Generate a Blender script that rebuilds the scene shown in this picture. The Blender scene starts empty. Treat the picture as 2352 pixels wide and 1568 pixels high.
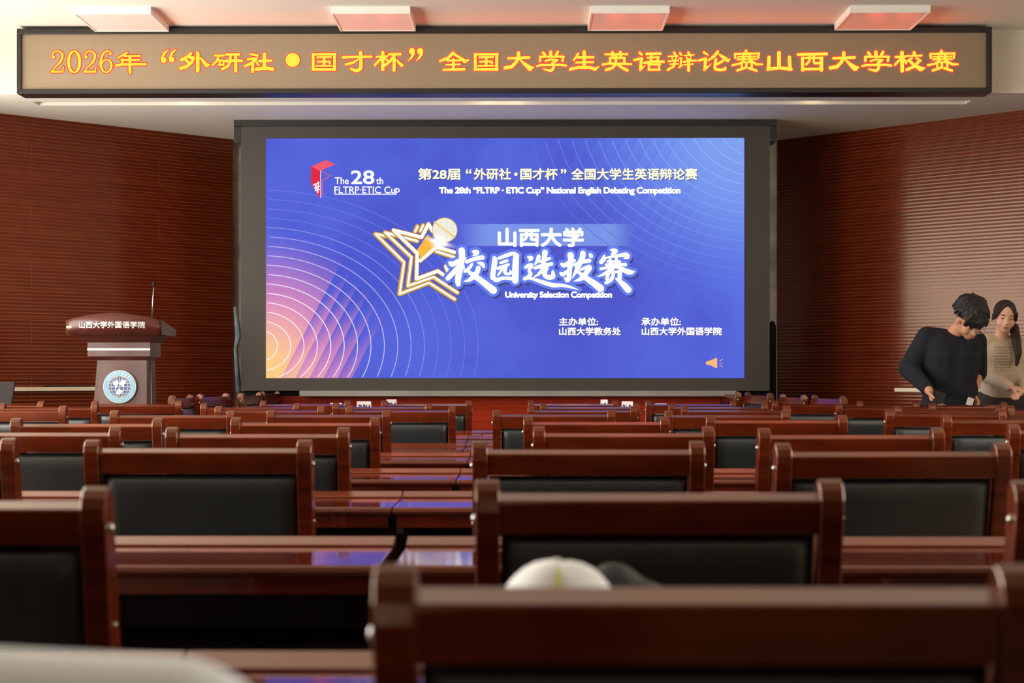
import bpy, bmesh, math, random
from mathutils import Vector, Matrix, Euler
random.seed(7)
S = bpy.context.scene
C = S.collection
PI = math.pi

# ------------------------------------------------------------------ camera
F = 3800.0            # focal length in pixels of the 2352 px wide frame
HY = 860.5            # pixel row of the horizon
EYE = 1.165
PSI = math.radians(0.49)
cam_d = bpy.data.cameras.new('camera'); cam = bpy.data.objects.new('camera', cam_d); C.objects.link(cam)
cam_d.sensor_width = 36.0; cam_d.sensor_fit = 'HORIZONTAL'
cam_d.lens = 36.0 * F / 2352.0
cam_d.shift_y = (HY - 784.0) / 2352.0
cam_d.clip_start = 0.05; cam_d.clip_end = 100
cam_d.dof.use_dof = True; cam_d.dof.focus_distance = 11.0; cam_d.dof.aperture_fstop = 5.6
cam.location = (0, 0, EYE); cam.rotation_euler = (PI / 2, 0, PSI)
S.camera = cam
# ------------------------------------------------------------------ world, colour management
w = bpy.data.worlds.new('world'); S.world = w; w.use_nodes = True
w.node_tree.nodes['Background'].inputs[0].default_value = (0.75, 0.87, 1.0, 1)
w.node_tree.nodes['Background'].inputs[1].default_value = 0.6
S.view_settings.view_transform = 'Standard'; S.view_settings.look = 'None'
S.view_settings.exposure = 0.0; S.view_settings.gamma = 1.0; S.view_settings.use_curve_mapping = False
# ------------------------------------------------------------------ daylight through the windows
HALF = 4.6            # half width of the hall
WIN_L = [(1.8, 4.6), (5.4, 8.2), (9.1, 11.9)]
WIN_R = [(3.0, 6.0)]
WZ = (1.0, 3.1)
def window_light(x, y0, y1, power, col):
    l = bpy.data.lights.new('window_daylight', 'AREA'); l.shape = 'RECTANGLE'
    l.size = y1 - y0; l.size_y = WZ[1] - WZ[0]; l.energy = power; l.color = col
    o = bpy.data.objects.new('window_daylight', l); C.objects.link(o)
    o.location = (x, (y0 + y1) / 2, (WZ[0] + WZ[1]) / 2)
    o.rotation_euler = (PI / 2, 0, -PI / 2 if x < 0 else PI / 2)
for (a, b), p in zip(WIN_L, (200, 350, 200)): window_light(-HALF - 0.16, a, b, p, (1.0, 0.93, 0.82))
for (a, b), p in zip(WIN_R, (220,)): window_light(HALF + 0.16, a, b, p, (1.0, 0.92, 0.80))

# ------------------------------------------------------------------ pixel -> place
FW = Vector((-math.sin(PSI), math.cos(PSI), 0)); RT = Vector((math.cos(PSI), math.sin(PSI), 0)); UP = Vector((0, 0, 1))
CO = Vector((0, 0, EYE))
def ray(px, py): return FW + RT * ((px - 1176) / F) - UP * ((py - HY) / F)
def at(px, py, d): return CO + ray(px, py) * d
def atY(px, py, Y):
    r = ray(px, py); return CO + r * (Y / r.y)

# ------------------------------------------------------------------ materials
def srgb(r, g, b):
    f = lambda c: (c / 255 / 12.92) if c / 255 <= 0.04045 else ((c / 255 + 0.055) / 1.055) ** 2.4
    return (f(r), f(g), f(b), 1)
def newmat(name):
    m = bpy.data.materials.new(name); m.use_nodes = True
    return m, m.node_tree, m.node_tree.nodes['Principled BSDF']
def pmat(name, col, rough=0.5, var=0.12, scale=8.0, metal=0.0, spec=0.5, bump=0.0, bscale=60.0, coat=0.0, sheen=0.0):
    m, t, b = newmat(name)
    tc = t.nodes.new('ShaderNodeTexCoord'); n = t.nodes.new('ShaderNodeTexNoise')
    n.inputs['Scale'].default_value = scale; n.inputs['Detail'].default_value = 4
    t.links.new(tc.outputs['Object'], n.inputs['Vector'])
    r = t.nodes.new('ShaderNodeValToRGB')
    r.color_ramp.elements[0].position = 0.3; r.color_ramp.elements[1].position = 0.7
    r.color_ramp.elements[0].color = tuple(c * (1 - var) for c in col[:3]) + (1,)
    r.color_ramp.elements[1].color = tuple(min(1, c * (1 + var)) for c in col[:3]) + (1,)
    t.links.new(n.outputs['Fac'], r.inputs['Fac']); t.links.new(r.outputs['Color'], b.inputs['Base Color'])
    b.inputs['Roughness'].default_value = rough; b.inputs['Metallic'].default_value = metal
    b.inputs['Specular IOR Level'].default_value = spec
    b.inputs['Coat Weight'].default_value = coat; b.inputs['Coat Roughness'].default_value = 0.05
    b.inputs['Sheen Weight'].default_value = sheen
    if bump:
        n2 = t.nodes.new('ShaderNodeTexNoise'); n2.inputs['Scale'].default_value = bscale; n2.inputs['Detail'].default_value = 3
        t.links.new(tc.outputs['Object'], n2.inputs['Vector'])
        bp = t.nodes.new('ShaderNodeBump'); bp.inputs['Strength'].default_value = bump; bp.inputs['Distance'].default_value = 0.01
        t.links.new(n2.outputs['Fac'], bp.inputs['Height']); t.links.new(bp.outputs['Normal'], b.inputs['Normal'])
    return m
def wood(name, dark, light, rough, grain=(1.2, 14, 14), coat=0.0, spec=0.5, tint=(1, 1, 1, 1)):
    m, t, b = newmat(name)
    tc = t.nodes.new('ShaderNodeTexCoord'); mp = t.nodes.new('ShaderNodeMapping')
    mp.inputs['Scale'].default_value = grain
    t.links.new(tc.outputs['Object'], mp.inputs['Vector'])
    n = t.nodes.new('ShaderNodeTexNoise'); n.inputs['Scale'].default_value = 2.2; n.inputs['Detail'].default_value = 6
    n.inputs['Distortion'].default_value = 0.6
    t.links.new(mp.outputs['Vector'], n.inputs['Vector'])
    n2 = t.nodes.new('ShaderNodeTexNoise'); n2.inputs['Scale'].default_value = 3.5; n2.inputs['Detail'].default_value = 2
    t.links.new(tc.outputs['Object'], n2.inputs['Vector'])
    mx = t.nodes.new('ShaderNodeMath'); mx.operation = 'ADD'
    t.links.new(n.outputs['Fac'], mx.inputs[0]); t.links.new(n2.outputs['Fac'], mx.inputs[1])
    r = t.nodes.new('ShaderNodeValToRGB')
    r.color_ramp.elements[0].position = 0.36; r.color_ramp.elements[1].position = 0.66
    hf = t.nodes.new('ShaderNodeMath'); hf.operation = 'MULTIPLY'; hf.inputs[1].default_value = 0.5
    t.links.new(mx.outputs[0], hf.inputs[0])
    r.color_ramp.elements[0].color = dark; r.color_ramp.elements[1].color = light
    t.links.new(hf.outputs[0], r.inputs['Fac']); t.links.new(r.outputs['Color'], b.inputs['Base Color'])
    b.inputs['Roughness'].default_value = rough; b.inputs['Specular IOR Level'].default_value = spec; b.inputs['Specular Tint'].default_value = tint
    b.inputs['Coat Weight'].default_value = coat; b.inputs['Coat Roughness'].default_value = 0.06
    return m
def emit(name, col, k=1.0):
    m = bpy.data.materials.new(name); m.use_nodes = True; t = m.node_tree
    t.nodes.remove(t.nodes['Principled BSDF'])
    e = t.nodes.new('ShaderNodeEmission'); e.inputs[0].default_value = col; e.inputs[1].default_value = k
    t.links.new(e.outputs[0], t.nodes['Material Output'].inputs[0])
    return m
class G:
    """small helper to write shader maths"""
    def __init__(s, t): s.t = t
    def op(s, o, a, b=0.0, c=None):
        n = s.t.nodes.new('ShaderNodeMath'); n.operation = o
        for i, v in enumerate((a, b) if c is None else (a, b, c)):
            if isinstance(v, (int, float)): n.inputs[i].default_value = v
            else: s.t.links.new(v, n.inputs[i])
        return n.outputs[0]
    def sstep(s, x, a, b):
        n = s.t.nodes.new('ShaderNodeMapRange'); n.interpolation_type = 'SMOOTHSTEP'
        s.t.links.new(x, n.inputs[0]); n.inputs[1].default_value = a; n.inputs[2].default_value = b
        return n.outputs[0]
    def mix(s, f, a, b):
        n = s.t.nodes.new('ShaderNodeMix'); n.data_type = 'RGBA'
        if isinstance(f, (int, float)): n.inputs[0].default_value = f
        else: s.t.links.new(f, n.inputs[0])
        for i, v in ((6, a), (7, b)):
            if isinstance(v, tuple): n.inputs[i].default_value = v
            else: s.t.links.new(v, n.inputs[i])
        return n.outputs[2]

M = {}
M['chair_wood'] = wood('mahogany_chair', srgb(62, 17, 7), srgb(112, 42, 15), 0.2, spec=0.95, tint=(1, .72, .52, 1))
M['desk_wood'] = wood('mahogany_desk', srgb(74, 22, 12), srgb(104, 38, 22), 0.07, grain=(1.0, 22, 22), spec=0.9, tint=(1, .74, .58, 1))
M['ledge_wood'] = wood('mahogany_desk_rim', srgb(100, 42, 24), srgb(120, 54, 32), 0.2, grain=(1.0, 22, 22), spec=0.95, tint=(1, .74, .56, 1))
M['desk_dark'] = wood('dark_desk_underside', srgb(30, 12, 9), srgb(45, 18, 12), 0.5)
M['leather'] = pmat('black_leather', srgb(40, 45, 47), 0.34, 0.2, 5, spec=1.0, bump=0.12, bscale=260)
M['bolt'] = pmat('chrome_bolt', (0.42, 0.41, 0.40, 1), 0.3, 0.03, 20, metal=1.0)
M['ceiling'] = pmat('ceiling_paint', srgb(232, 226, 214), 0.85, 0.015, 1.2, bump=0.02)
M['plaster'] = pmat('cream_wall_paint', srgb(228, 218, 198), 0.8, 0.03, 1.5, bump=0.03)
M['rear'] = pmat('brown_rear_wall', srgb(84, 66, 54), 0.8, 0.1, 2)
M['rough_plaster'] = pmat('raw_plaster', srgb(222, 214, 196), 0.9, 0.35, 5, bump=0.3, bscale=12)
M['floor'] = pmat('stone_floor', srgb(120, 100, 84), 0.35, 0.15, 3)
M['white_metal'] = pmat('white_lamp_housing', srgb(240, 238, 232), 0.4, 0.02, 5)
M['diffuser'] = pmat('opal_diffuser', srgb(244, 226, 222), 0.35, 0.02, 4)
M['black_frame'] = pmat('black_aluminium', srgb(34, 32, 31), 0.4, 0.15, 6)
M['marble'] = pmat('pale_marble', srgb(238, 222, 194), 0.3, 0.12, 4)
M['grey_marble'] = pmat('grey_marble', srgb(150, 148, 140), 0.3, 0.15, 3)
M['black_cloth'] = pmat('black_cloth', srgb(18, 18, 19), 0.9, 0.3, 12, bump=0.3, bscale=20)
M['grey_cloth'] = pmat('grey_blue_cloth', srgb(120, 132, 140), 0.9, 0.35, 9, bump=0.4, bscale=15)
M['silver'] = pmat('brushed_silver', (0.6, 0.6, 0.6, 1), 0.3, 0.05, 9, metal=0.9)
M['paper'] = pmat('white_paper', srgb(236, 232, 232), 0.8, 0.02, 5)
M['ink'] = pmat('dark_ink', srgb(50, 46, 70), 0.7, 0.1, 5)
M['sticker'] = pmat('yellow_sticker', srgb(246, 226, 150), 0.5, 0.03, 5)

def panel_mat(name, dark, light, dot):
    """slotted acoustic timber: horizontal grooves, rows of small holes, board joints"""
    m, t, b = newmat(name); g = G(t)
    tc = t.nodes.new('ShaderNodeTexCoord'); sp = t.nodes.new('ShaderNodeSeparateXYZ')
    t.links.new(tc.outputs['Object'], sp.inputs[0]); x, z = sp.outputs[0], sp.outputs[2]
    mp = t.nodes.new('ShaderNodeMapping'); mp.inputs['Scale'].default_value = (0.7, 1, 26)
    t.links.new(tc.outputs['Object'], mp.inputs[0])
    n = t.nodes.new('ShaderNodeTexNoise'); n.inputs['Scale'].default_value = 2.0; n.inputs['Detail'].default_value = 5
    t.links.new(mp.outputs[0], n.inputs['Vector'])
    base = g.mix(g.sstep(n.outputs['Fac'], 0.3, 0.7), dark, light)
    P = 0.0288
    fz = g.op('FRACT', g.op('MULTIPLY', z, 1 / P))
    dz = g.op('ABSOLUTE', g.op('SUBTRACT', fz, 0.5))          # 0 in groove centre
    groove = g.op('SUBTRACT', 1.0, g.sstep(dz, 0.03, 0.09))
    fx = g.op('FRACT', g.op('MULTIPLY', x, 1 / 0.0085))
    dx = g.op('ABSOLUTE', g.op('SUBTRACT', fx, 0.5))
    dots = g.op('MULTIPLY', g.op('SUBTRACT', 1.0, g.sstep(dx, 0.18, 0.3)), g.op('SUBTRACT', 1.0, g.sstep(dz, 0.05, 0.1)))
    br = t.nodes.new('ShaderNodeTexBrick'); br.inputs['Scale'].default_value = 1.0
    br.inputs['Brick Width'].default_value = 1.15; br.inputs['Row Height'].default_value = 0.0288 * 8
    br.inputs['Mortar Size'].default_value = 0.0012; br.offset = 0.37
    cb = t.nodes.new('ShaderNodeCombineXYZ'); t.links.new(x, cb.inputs[0]); t.links.new(z, cb.inputs[1])
    t.links.new(cb.outputs[0], br.inputs['Vector'])
    c1 = g.mix(g.op('MULTIPLY', groove, 0.2), base, tuple(v * 0.45 for v in dark[:3]) + (1,))
    c2 = g.mix(g.op('MULTIPLY', dots, 0.75), c1, dot)
    c3 = g.mix(g.op('MULTIPLY', br.outputs['Fac'], 0.35), c2, dot)
    t.links.new(c3, b.inputs['Base Color'])
    b.inputs['Roughness'].default_value = 0.17; b.inputs['Specular IOR Level'].default_value = 0.42; b.inputs['Specular Tint'].default_value = (1, .8, .64, 1)
    h = g.op('MULTIPLY', g.op('ADD', g.op('SINE', g.op('MULTIPLY', z, 2 * PI / P)), 1.0), 0.5)
    bp = t.nodes.new('ShaderNodeBump'); bp.inputs['Strength'].default_value = 1.0; bp.inputs['Distance'].default_value = 0.0005
    t.links.new(h, bp.inputs['Height']); t.links.new(bp.outputs['Normal'], b.inputs['Normal'])
    return m
M['panel'] = panel_mat('slotted_mahogany_panel', srgb(90, 29, 15), srgb(106, 36, 19), srgb(172, 116, 64))
M['panel_red'] = panel_mat('slotted_red_panel', srgb(150, 44, 26), srgb(176, 58, 36), srgb(120, 70, 44))

def led_off_mat(name, col, pitch, k=0.5):
    m, t, b = newmat(name); g = G(t)
    tc = t.nodes.new('ShaderNodeTexCoord'); sp = t.nodes.new('ShaderNodeSeparateXYZ')
    t.links.new(tc.outputs['Object'], sp.inputs[0])
    def line(s, n):
        f = g.op('FRACT', g.op('MULTIPLY', s, 1 / n)); return g.op('SUBTRACT', 1.0, g.sstep(g.op('ABSOLUTE', g.op('SUBTRACT', f, 0.5)), 0.1, 0.32))
    gx, gz = line(sp.outputs[0], pitch), line(sp.outputs[2], pitch)
    mx = g.op('MAXIMUM', gx, g.op('MULTIPLY', gz, 0.6))
    n = t.nodes.new('ShaderNodeTexNoise'); n.inputs['Scale'].default_value = 1.4; t.links.new(tc.outputs['Object'], n.inputs['Vector'])
    f2 = g.op('ADD', g.op('MULTIPLY', mx, k), g.op('MULTIPLY', n.outputs['Fac'], 0.2))
    c = g.mix(f2, col, tuple(v * 0.55 for v in col[:3]) + (1,))
    t.links.new(c, b.inputs['Base Color']); b.inputs['Roughness'].default_value = 0.55
    return m
M['sign_panel'] = led_off_mat('unlit_sign_pixels', srgb(158, 140, 114), 0.0156, 0.28)
M['bezel'] = led_off_mat('unlit_screen_pixels', srgb(68, 63, 57), 0.012, 0.3)
M['sign_yellow'] = emit('lit_yellow_pixels', (1.0, 0.098, 0.008, 1), 9.0)
M['sign_red'] = emit('lit_red_pixels', (1.0, 0.02, 0.016, 1), 2.6)

# ------------------------------------------------------------------ mesh helpers
class MB:
    def __init__(s): s.bm = bmesh.new()
    def poly(s, pts, smooth=False):
        f = s.bm.faces.new([s.bm.verts.new(p) for p in pts]); f.smooth = smooth; return f
    def box(s, x0, x1, y0, y1, z0, z1, bev=0.0, mtx=None, seg=2):
        t = bmesh.new(); bmesh.ops.create_cube(t, size=1)
        for v in t.verts: v.co = Vector(((x0 + x1) / 2 + v.co.x * (x1 - x0), (y0 + y1) / 2 + v.co.y * (y1 - y0), (z0 + z1) / 2 + v.co.z * (z1 - z0)))
        if bev: bmesh.ops.bevel(t, geom=t.edges[:], offset=bev, segments=seg, profile=0.5, affect='EDGES')
        s._merge(t, mtx)
    def _merge(s, t, mtx=None, smooth=None):
        if mtx: bmesh.ops.transform(t, matrix=mtx, verts=t.verts)
        vm = {v: s.bm.verts.new(v.co) for v in t.verts}
        for f in t.faces:
            try:
                nf = s.bm.faces.new([vm[v] for v in f.verts]); nf.smooth = f.smooth if smooth is None else smooth
            except ValueError: pass
        t.free()
    def prism(s, prof, axis, a, b, bev=0.0, mtx=None, smooth=False, seg=2):
        """profile (u,v) swept along axis 'x','y' or 'z' from a to b"""
        mk = {'x': lambda u, v, k: (k, u, v), 'y': lambda u, v, k: (u, k, v), 'z': lambda u, v, k: (u, v, k)}[axis]
        t = bmesh.new()
        A = [t.verts.new(mk(u, v, a)) for u, v in prof]; B = [t.verts.new(mk(u, v, b)) for u, v in prof]
        n = len(prof); caps = [t.faces.new(A), t.faces.new(B[::-1])]
        for i in range(n): t.faces.new((A[i], B[i], B[(i + 1) % n], A[(i + 1) % n]))
        bmesh.ops.recalc_face_normals(t, faces=t.faces)
        if bev:
            es = [e for c in caps for e in c.edges]
            bmesh.ops.bevel(t, geom=list(set(es)), offset=bev, segments=seg, profile=0.5, affect='EDGES')
        s._merge(t, mtx, smooth)
    def tube(s, pts, rad, n=10, smooth=True):
        pts = [Vector(p) for p in pts]; rads = rad if isinstance(rad, (list, tuple)) else [rad] * len(pts)
        rings = []
        for i, p in enumerate(pts):
            d = (pts[min(i + 1, len(pts) - 1)] - pts[max(i - 1, 0)]).normalized()
            a = d.cross(Vector((0, 0, 1)));  a = a.normalized() if a.length > 1e-3 else d.cross(Vector((1, 0, 0))).normalized()
            b = d.cross(a).normalized()
            rings.append([s.bm.verts.new(p + (a * math.cos(q) + b * math.sin(q)) * rads[i]) for q in (2 * PI * k / n for k in range(n))])
        for r0, r1 in zip(rings, rings[1:]):
            for k in range(n):
                f = s.bm.faces.new((r0[k], r0[(k + 1) % n], r1[(k + 1) % n], r1[k])); f.smooth = smooth
        s.bm.faces.new(rings[0][::-1]); s.bm.faces.new(rings[-1])
    def ball(s, c, r, u=16, v=10, mtx=None):
        t = bmesh.new(); bmesh.ops.create_uvsphere(t, u_segments=u, v_segments=v, radius=1)
        rr = r if isinstance(r, (tuple, list)) else (r, r, r)
        m4 = Matrix.Translation(Vector(c)) @ (mtx or Matrix.Identity(4)) @ Matrix.Diagonal(Vector((*rr, 1)))
        s._merge(t, m4, True)
    def capsule(s, p0, r0, p1, r1, n=12):
        p0, p1 = Vector(p0), Vector(p1); k = max(2, int((p1 - p0).length / (0.35 * min(r0, r1))) + 1)
        k = min(k, 40)
        for i in range(k + 1):
            f = i / k; s.ball(p0.lerp(p1, f), r0 + (r1 - r0) * f, n, max(6, n // 2 + 2))
    def build(s, name, m, parent=None, loc=None, wn=False):
        bmesh.ops.recalc_face_normals(s.bm, faces=s.bm.faces) if wn else None
        me = bpy.data.meshes.new(name); s.bm.to_mesh(me); s.bm.free()
        o = bpy.data.objects.new(name, me); C.objects.link(o)
        if m: me.materials.append(m)
        if parent is not None: o.parent = parent
        if loc is not None: o.location = loc
        return o
def remeshed(mb, voxel, smooth=6):
    """voxel-unite the pieces collected in MB into one continuous skin; returns a mesh"""
    o = mb.build('temporary', None)
    r = o.modifiers.new('r', 'REMESH'); r.mode = 'VOXEL'; r.voxel_size = voxel; r.use_smooth_shade = True
    if smooth:
        q = o.modifiers.new('s', 'SMOOTH'); q.iterations = smooth; q.factor = 0.5
    dg = bpy.context.evaluated_depsgraph_get(); dg.update()
    me = bpy.data.meshes.new_from_object(o.evaluated_get(dg))
    old = o.data; bpy.data.objects.remove(o); bpy.data.meshes.remove(old)
    for p in me.polygons: p.use_smooth = True
    return me
def mesh_obj(name, me, m, parent=None):
    me.name = name; me.materials.clear(); me.materials.append(m)
    o = bpy.data.objects.new(name, me); C.objects.link(o)
    if parent is not None: o.parent = parent
    return o
def tag(o, label=None, cat=None, group=None, kind=None):
    if label: o['label'] = label
    if cat: o['category'] = cat
    if group: o['group'] = group
    if kind: o['kind'] = kind
    return o
def thing(name, loc, label, cat, group=None, rz=0.0):
    o = bpy.data.objects.new(name, None); C.objects.link(o); o.location = loc; o.rotation_euler = (0, 0, rz)
    o.empty_display_size = 0.1
    return tag(o, label, cat, group)
def struct(o): o['kind'] = 'structure'; return o
def dup(root, loc, rz, label, group):
    r = root.copy(); C.objects.link(r); r.location = loc; r.rotation_euler = (0, 0, rz); r['label'] = label; r['group'] = group
    for ch in list(root.children):
        c = ch.copy(); C.objects.link(c); c.parent = r
        for g2 in list(ch.children):
            d = g2.copy(); C.objects.link(d); d.parent = c
    return r
def text_mesh(body, offset=0.0, spacing=1.0, shear=0.0):
    cu = bpy.data.curves.new('t', 'FONT'); cu.body = body; cu.size = 1; cu.offset = offset; cu.space_character = spacing; cu.shear = shear
    cu.resolution_u = 6
    o = bpy.data.objects.new('t', cu); C.objects.link(o)
    dg = bpy.context.evaluated_depsgraph_get(); dg.update()
    me = bpy.data.meshes.new_from_object(o.evaluated_get(dg)); bpy.data.objects.remove(o); bpy.data.curves.remove(cu)
    return me
def text_on(body, x0, x1, y0, y1, Y, mb, bold=0.0, spacing=1.0, shear=0.0):
    """writes a line of type so that it fills the pixel box on the plane y=Y; bold thickens the strokes"""
    me = text_mesh(body, 0.0, spacing, shear)
    xs = [v.co.x for v in me.vertices]; ys = [v.co.y for v in me.vertices]
    a, b, c, d = min(xs), max(xs), min(ys), max(ys)
    x0, x1, y0, y1 = x0 + bold, x1 - bold, y0 + bold, y1 - bold
    sh = [(0, 0)] + ([(bold * math.cos(PI * k / 4), bold * math.sin(PI * k / 4)) for k in range(8)] if bold else [])
    for ox, oy in sh:
        vs = [mb.bm.verts.new(atY(ox + x0 + (v.co.x - a) / (b - a) * (x1 - x0), oy + y1 - (v.co.y - c) / (d - c) * (y1 - y0), Y)) for v in me.vertices]
        for p in me.polygons:
            try: mb.bm.faces.new([vs[i] for i in p.vertices])
            except ValueError: pass
    bpy.data.meshes.remove(me)
def brush(mb, pts, grow, tf):
    """a stroke: list of (x,y,width); drawn as discs and quads through tf(x,y)->point"""
    n = 12
    for (x, y, w_) in pts:
        r = max(0.5, w_ / 2 + grow)
        mb.bm.faces.new([mb.bm.verts.new(tf(x + r * math.cos(2 * PI * k / n), y + r * math.sin(2 * PI * k / n))) for k in range(n)])
    for (x0, y0, w0), (x1, y1, w1) in zip(pts, pts[1:]):
        L = math.hypot(x1 - x0, y1 - y0)
        if L < 1e-6: continue
        nx, ny = -(y1 - y0) / L, (x1 - x0) / L; a, b = max(0.5, w0 / 2 + grow), max(0.5, w1 / 2 + grow)
        mb.bm.faces.new([mb.bm.verts.new(tf(*q)) for q in ((x0 + nx * a, y0 + ny * a), (x1 + nx * b, y1 + ny * b), (x1 - nx * b, y1 - ny * b), (x0 - nx * a, y0 - ny * a))])
def catmull(pts, k=4):
    if len(pts) < 3: return pts
    out = []; P = [pts[0]] + list(pts) + [pts[-1]]
    for i in range(1, len(P) - 2):
        for j in range(k):
            t = j / k
            out.append(tuple(0.5 * (2 * P[i][q] + (P[i + 1][q] - P[i - 1][q]) * t + (2 * P[i - 1][q] - 5 * P[i][q] + 4 * P[i + 1][q] - P[i + 2][q]) * t * t + (3 * P[i][q] - P[i - 1][q] - 3 * P[i + 1][q] + P[i + 2][q]) * t ** 3) for q in range(3)))
    out.append(tuple(pts[-1])); return out

# ================================================================== THE HALL
YB = 12.06                                   # face of the beam over the stage
ZC = EYE + (HY - 70) * YB / F                # ceiling
ZS = EYE + (HY - 215) * YB / F               # soffit over the stage
YS = 13.29                                   # front of the big screen
BACK = -4.0
m_ = MB(); m_.box(-HALF - .3, HALF + .3, BACK - .3, 15.6, -0.2, 0); struct(m_.build('floor', M['floor']))
m_ = MB(); m_.box(-HALF - .3, HALF + .3, BACK - .3, YB, ZC, ZC + 0.2); struct(m_.build('ceiling', M['ceiling']))
m_ = MB(); m_.box(-HALF - .3, HALF + .3, BACK - .3, BACK, 0, ZC); struct(m_.build('wall_rear', M['rear']))
def side_wall(name, sgn, wins):
    m = MB(); x0, x1 = (sgn * HALF, sgn * (HALF + 0.24)); x0, x1 = min(x0, x1), max(x0, x1)
    m.box(x0, x1, BACK, YB + 3.4, 0, WZ[0]); m.box(x0, x1, BACK, YB, WZ[1], ZC); m.box(x0, x1, YB, YB + 3.4, WZ[1], ZS)
    ys = [BACK] + [v for p in wins for v in p] + [YB + 3.4]
    for a, b in zip(ys[0::2], ys[1::2]): m.box(x0, x1, a, b, WZ[0], WZ[1])
    struct(m.build(name, M['plaster']))
side_wall('wall_left', -1, WIN_L); side_wall('wall_right', 1, WIN_R)
k = 0
for sgn, wins in ((-1, WIN_L), (1, WIN_R)):
    for a, b in wins:
        k += 1; m = MB(); x = sgn * (HALF + 0.06)
        for y in (a, a + (b - a) / 3, a + 2 * (b - a) / 3, b):
            yy = min(max(y, a + .03), b - .03); m.box(x - .03, x + .03, yy - .03, yy + .03, WZ[0], WZ[1])
        for z in (WZ[0] + .03, WZ[1] - .65, WZ[1] - .03): m.box(x - .03, x + .03, a, b, z - .03, z + .03)
        struct(m.build('window_%d' % k, M['white_metal']))
# --- beam + soffit with the recessed lighting slot
SX0, SX1 = atY(80, 235, 12.45).x, atY(2226, 235, 12.45).x
SY0, SY1 = 12.39, 12.56
m = MB()
m.box(-HALF, HALF, YB, SY0, ZS, ZC + .2); m.box(-HALF, HALF, SY1, 15.3, ZS, ZC + .2)
m.box(-HALF, SX0, SY0, SY1, ZS, ZC + .2); m.box(SX1, HALF, SY0, SY1, ZS, ZC + .2)
m.box(SX0, SX1, SY0, SY1, ZS + 0.16, ZC + .2)
struct(m.build('wall_beam', M['ceiling']))
M['lamp_glow'] = emit('warm_lamp', (1.0, 0.78, 0.45, 1), 14.0)
for px, lab in ((432, 'small warm spotlight in the ceiling slot left of the big screen'), (1118, 'small warm spotlight in the ceiling slot, left one of the centre pair'),
                (1184, 'small warm spotlight in the ceiling slot, right one of the centre pair'), (1868, 'small warm spotlight in the ceiling slot right of the big screen')):
    p = atY(px, 236, 12.5); t = thing('spotlight', (p.x, 12.485, ZS + 0.16), lab, 'spotlight', 'spotlights in the ceiling slot')
    m = MB(); m.tube([(0, 0, 0), (0, 0, -0.06)], 0.038, 16); m.build('housing', M['white_metal'], t)
    m = MB(); m.ball((0, 0, -0.062), (0.03, 0.03, 0.02), 14, 8); m.build('bulb', M['lamp_glow'], t)
# --- splayed timber walls either side of the stage, back wall of the niche
def splay(name, pa, pb, sgn):
    """wall from inner corner pa to outer corner pb (x,y)"""
    a, b = Vector((*pa, 0)), Vector((*pb, 0)); d = b - a; L = d.length
    ang = math.atan2(d.y, d.x); m = MB()
    if sgn > 0: m.box(0, L, 0, 0.12, 0, ZS)
    else: m.box(0, L, -0.12, 0, 0, ZS)
    o = m.build(name, M['panel']); o.location = (a.x, a.y, 0); o.rotation_euler = (0, 0, ang); return struct(o), a, d.normalized(), ang
def on_soffit(px, py): r = ray(px, py); d = (ZS - EYE) / r.z; return CO + r * d
li, lo = on_soffit(535, 320), on_soffit(0, 260); ri, ro = on_soffit(1787, 322), on_soffit(2352, 252)
def ext(i, o, x):
    f = (x - i.x) / (o.x - i.x); return (x, i.y + (o.y - i.y) * f)
lo2, ro2 = ext(li, lo, -HALF), ext(ri, ro, HALF)
WL, la, ld, lang = splay('wall_stage_left', (li.x, li.y), lo2, -1)
WR, ra, rd, rang = splay('wall_stage_right', (ri.x, ri.y), ro2, 1)
m = MB(); m.box(li.x - .3, ri.x + .3, 14.5, 14.7, 0, ZS); struct(m.build('wall_stage_back', M['rough_plaster']))
# --- timber plinth below the screen and its marble cap
bx0, bx1 = atY(537, 930, YS - .02).x, atY(1783, 930, YS - .02).x
zc0, zc1 = EYE - (910 - HY) * (YS - .05) / F, EYE - (897 - HY) * (YS - .05) / F
m = MB(); m.box(bx0, bx1, 0, 0.5, 0.0, zc0); o = m.build('wall_plinth', M['panel_red']); o.location = (0, YS + .12, 0); struct(o)
cx0, cx1 = atY(688, 900, YS - .05).x, atY(1692, 900, YS - .05).x
m = MB(); m.box(cx0, cx1, YS - .06, YS + .3, zc0, zc1, 0.004); struct(m.build('trim_1', M['grey_marble']))
# --- pale ledges on the splayed walls
def ledge(name, a, d, ang, px0, px1, py0, py1, side):
    n = Vector((-d.y, d.x, 0)) * (1 if side < 0 else -1)
    def hit(px, py):
        r = ray(px, py); q = a - CO; nn = Vector((-d.y, d.x, 0)); t = q.dot(nn) / r.dot(nn); return CO + r * t
    p0, p1 = hit(px0, py0), hit(px1, py1); s0, s1 = (p0 - a).dot(d), (p1 - a).dot(d)
    m = MB(); z1 = hit((px0 + px1) / 2, py0).z; z0 = hit((px0 + px1) / 2, py1).z
    y = (0.0, 0.045) if side < 0 else (-0.045, 0.0)
    m.box(min(s0, s1), max(s0, s1), y[0], y[1], z0, z1, 0.003)
    o = m.build(name, M['marble']); o.location = a; o.rotation_euler = (0, 0, ang); struct(o); return z1, s0, s1
zl, s0, s1 = ledge('trim_2', la, ld, lang, 0, 214, 888.5, 897.5, -1)
ledge('trim_3', ra, rd, rang, 2061, 2352, 891.5, 900.5, 1)

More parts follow.
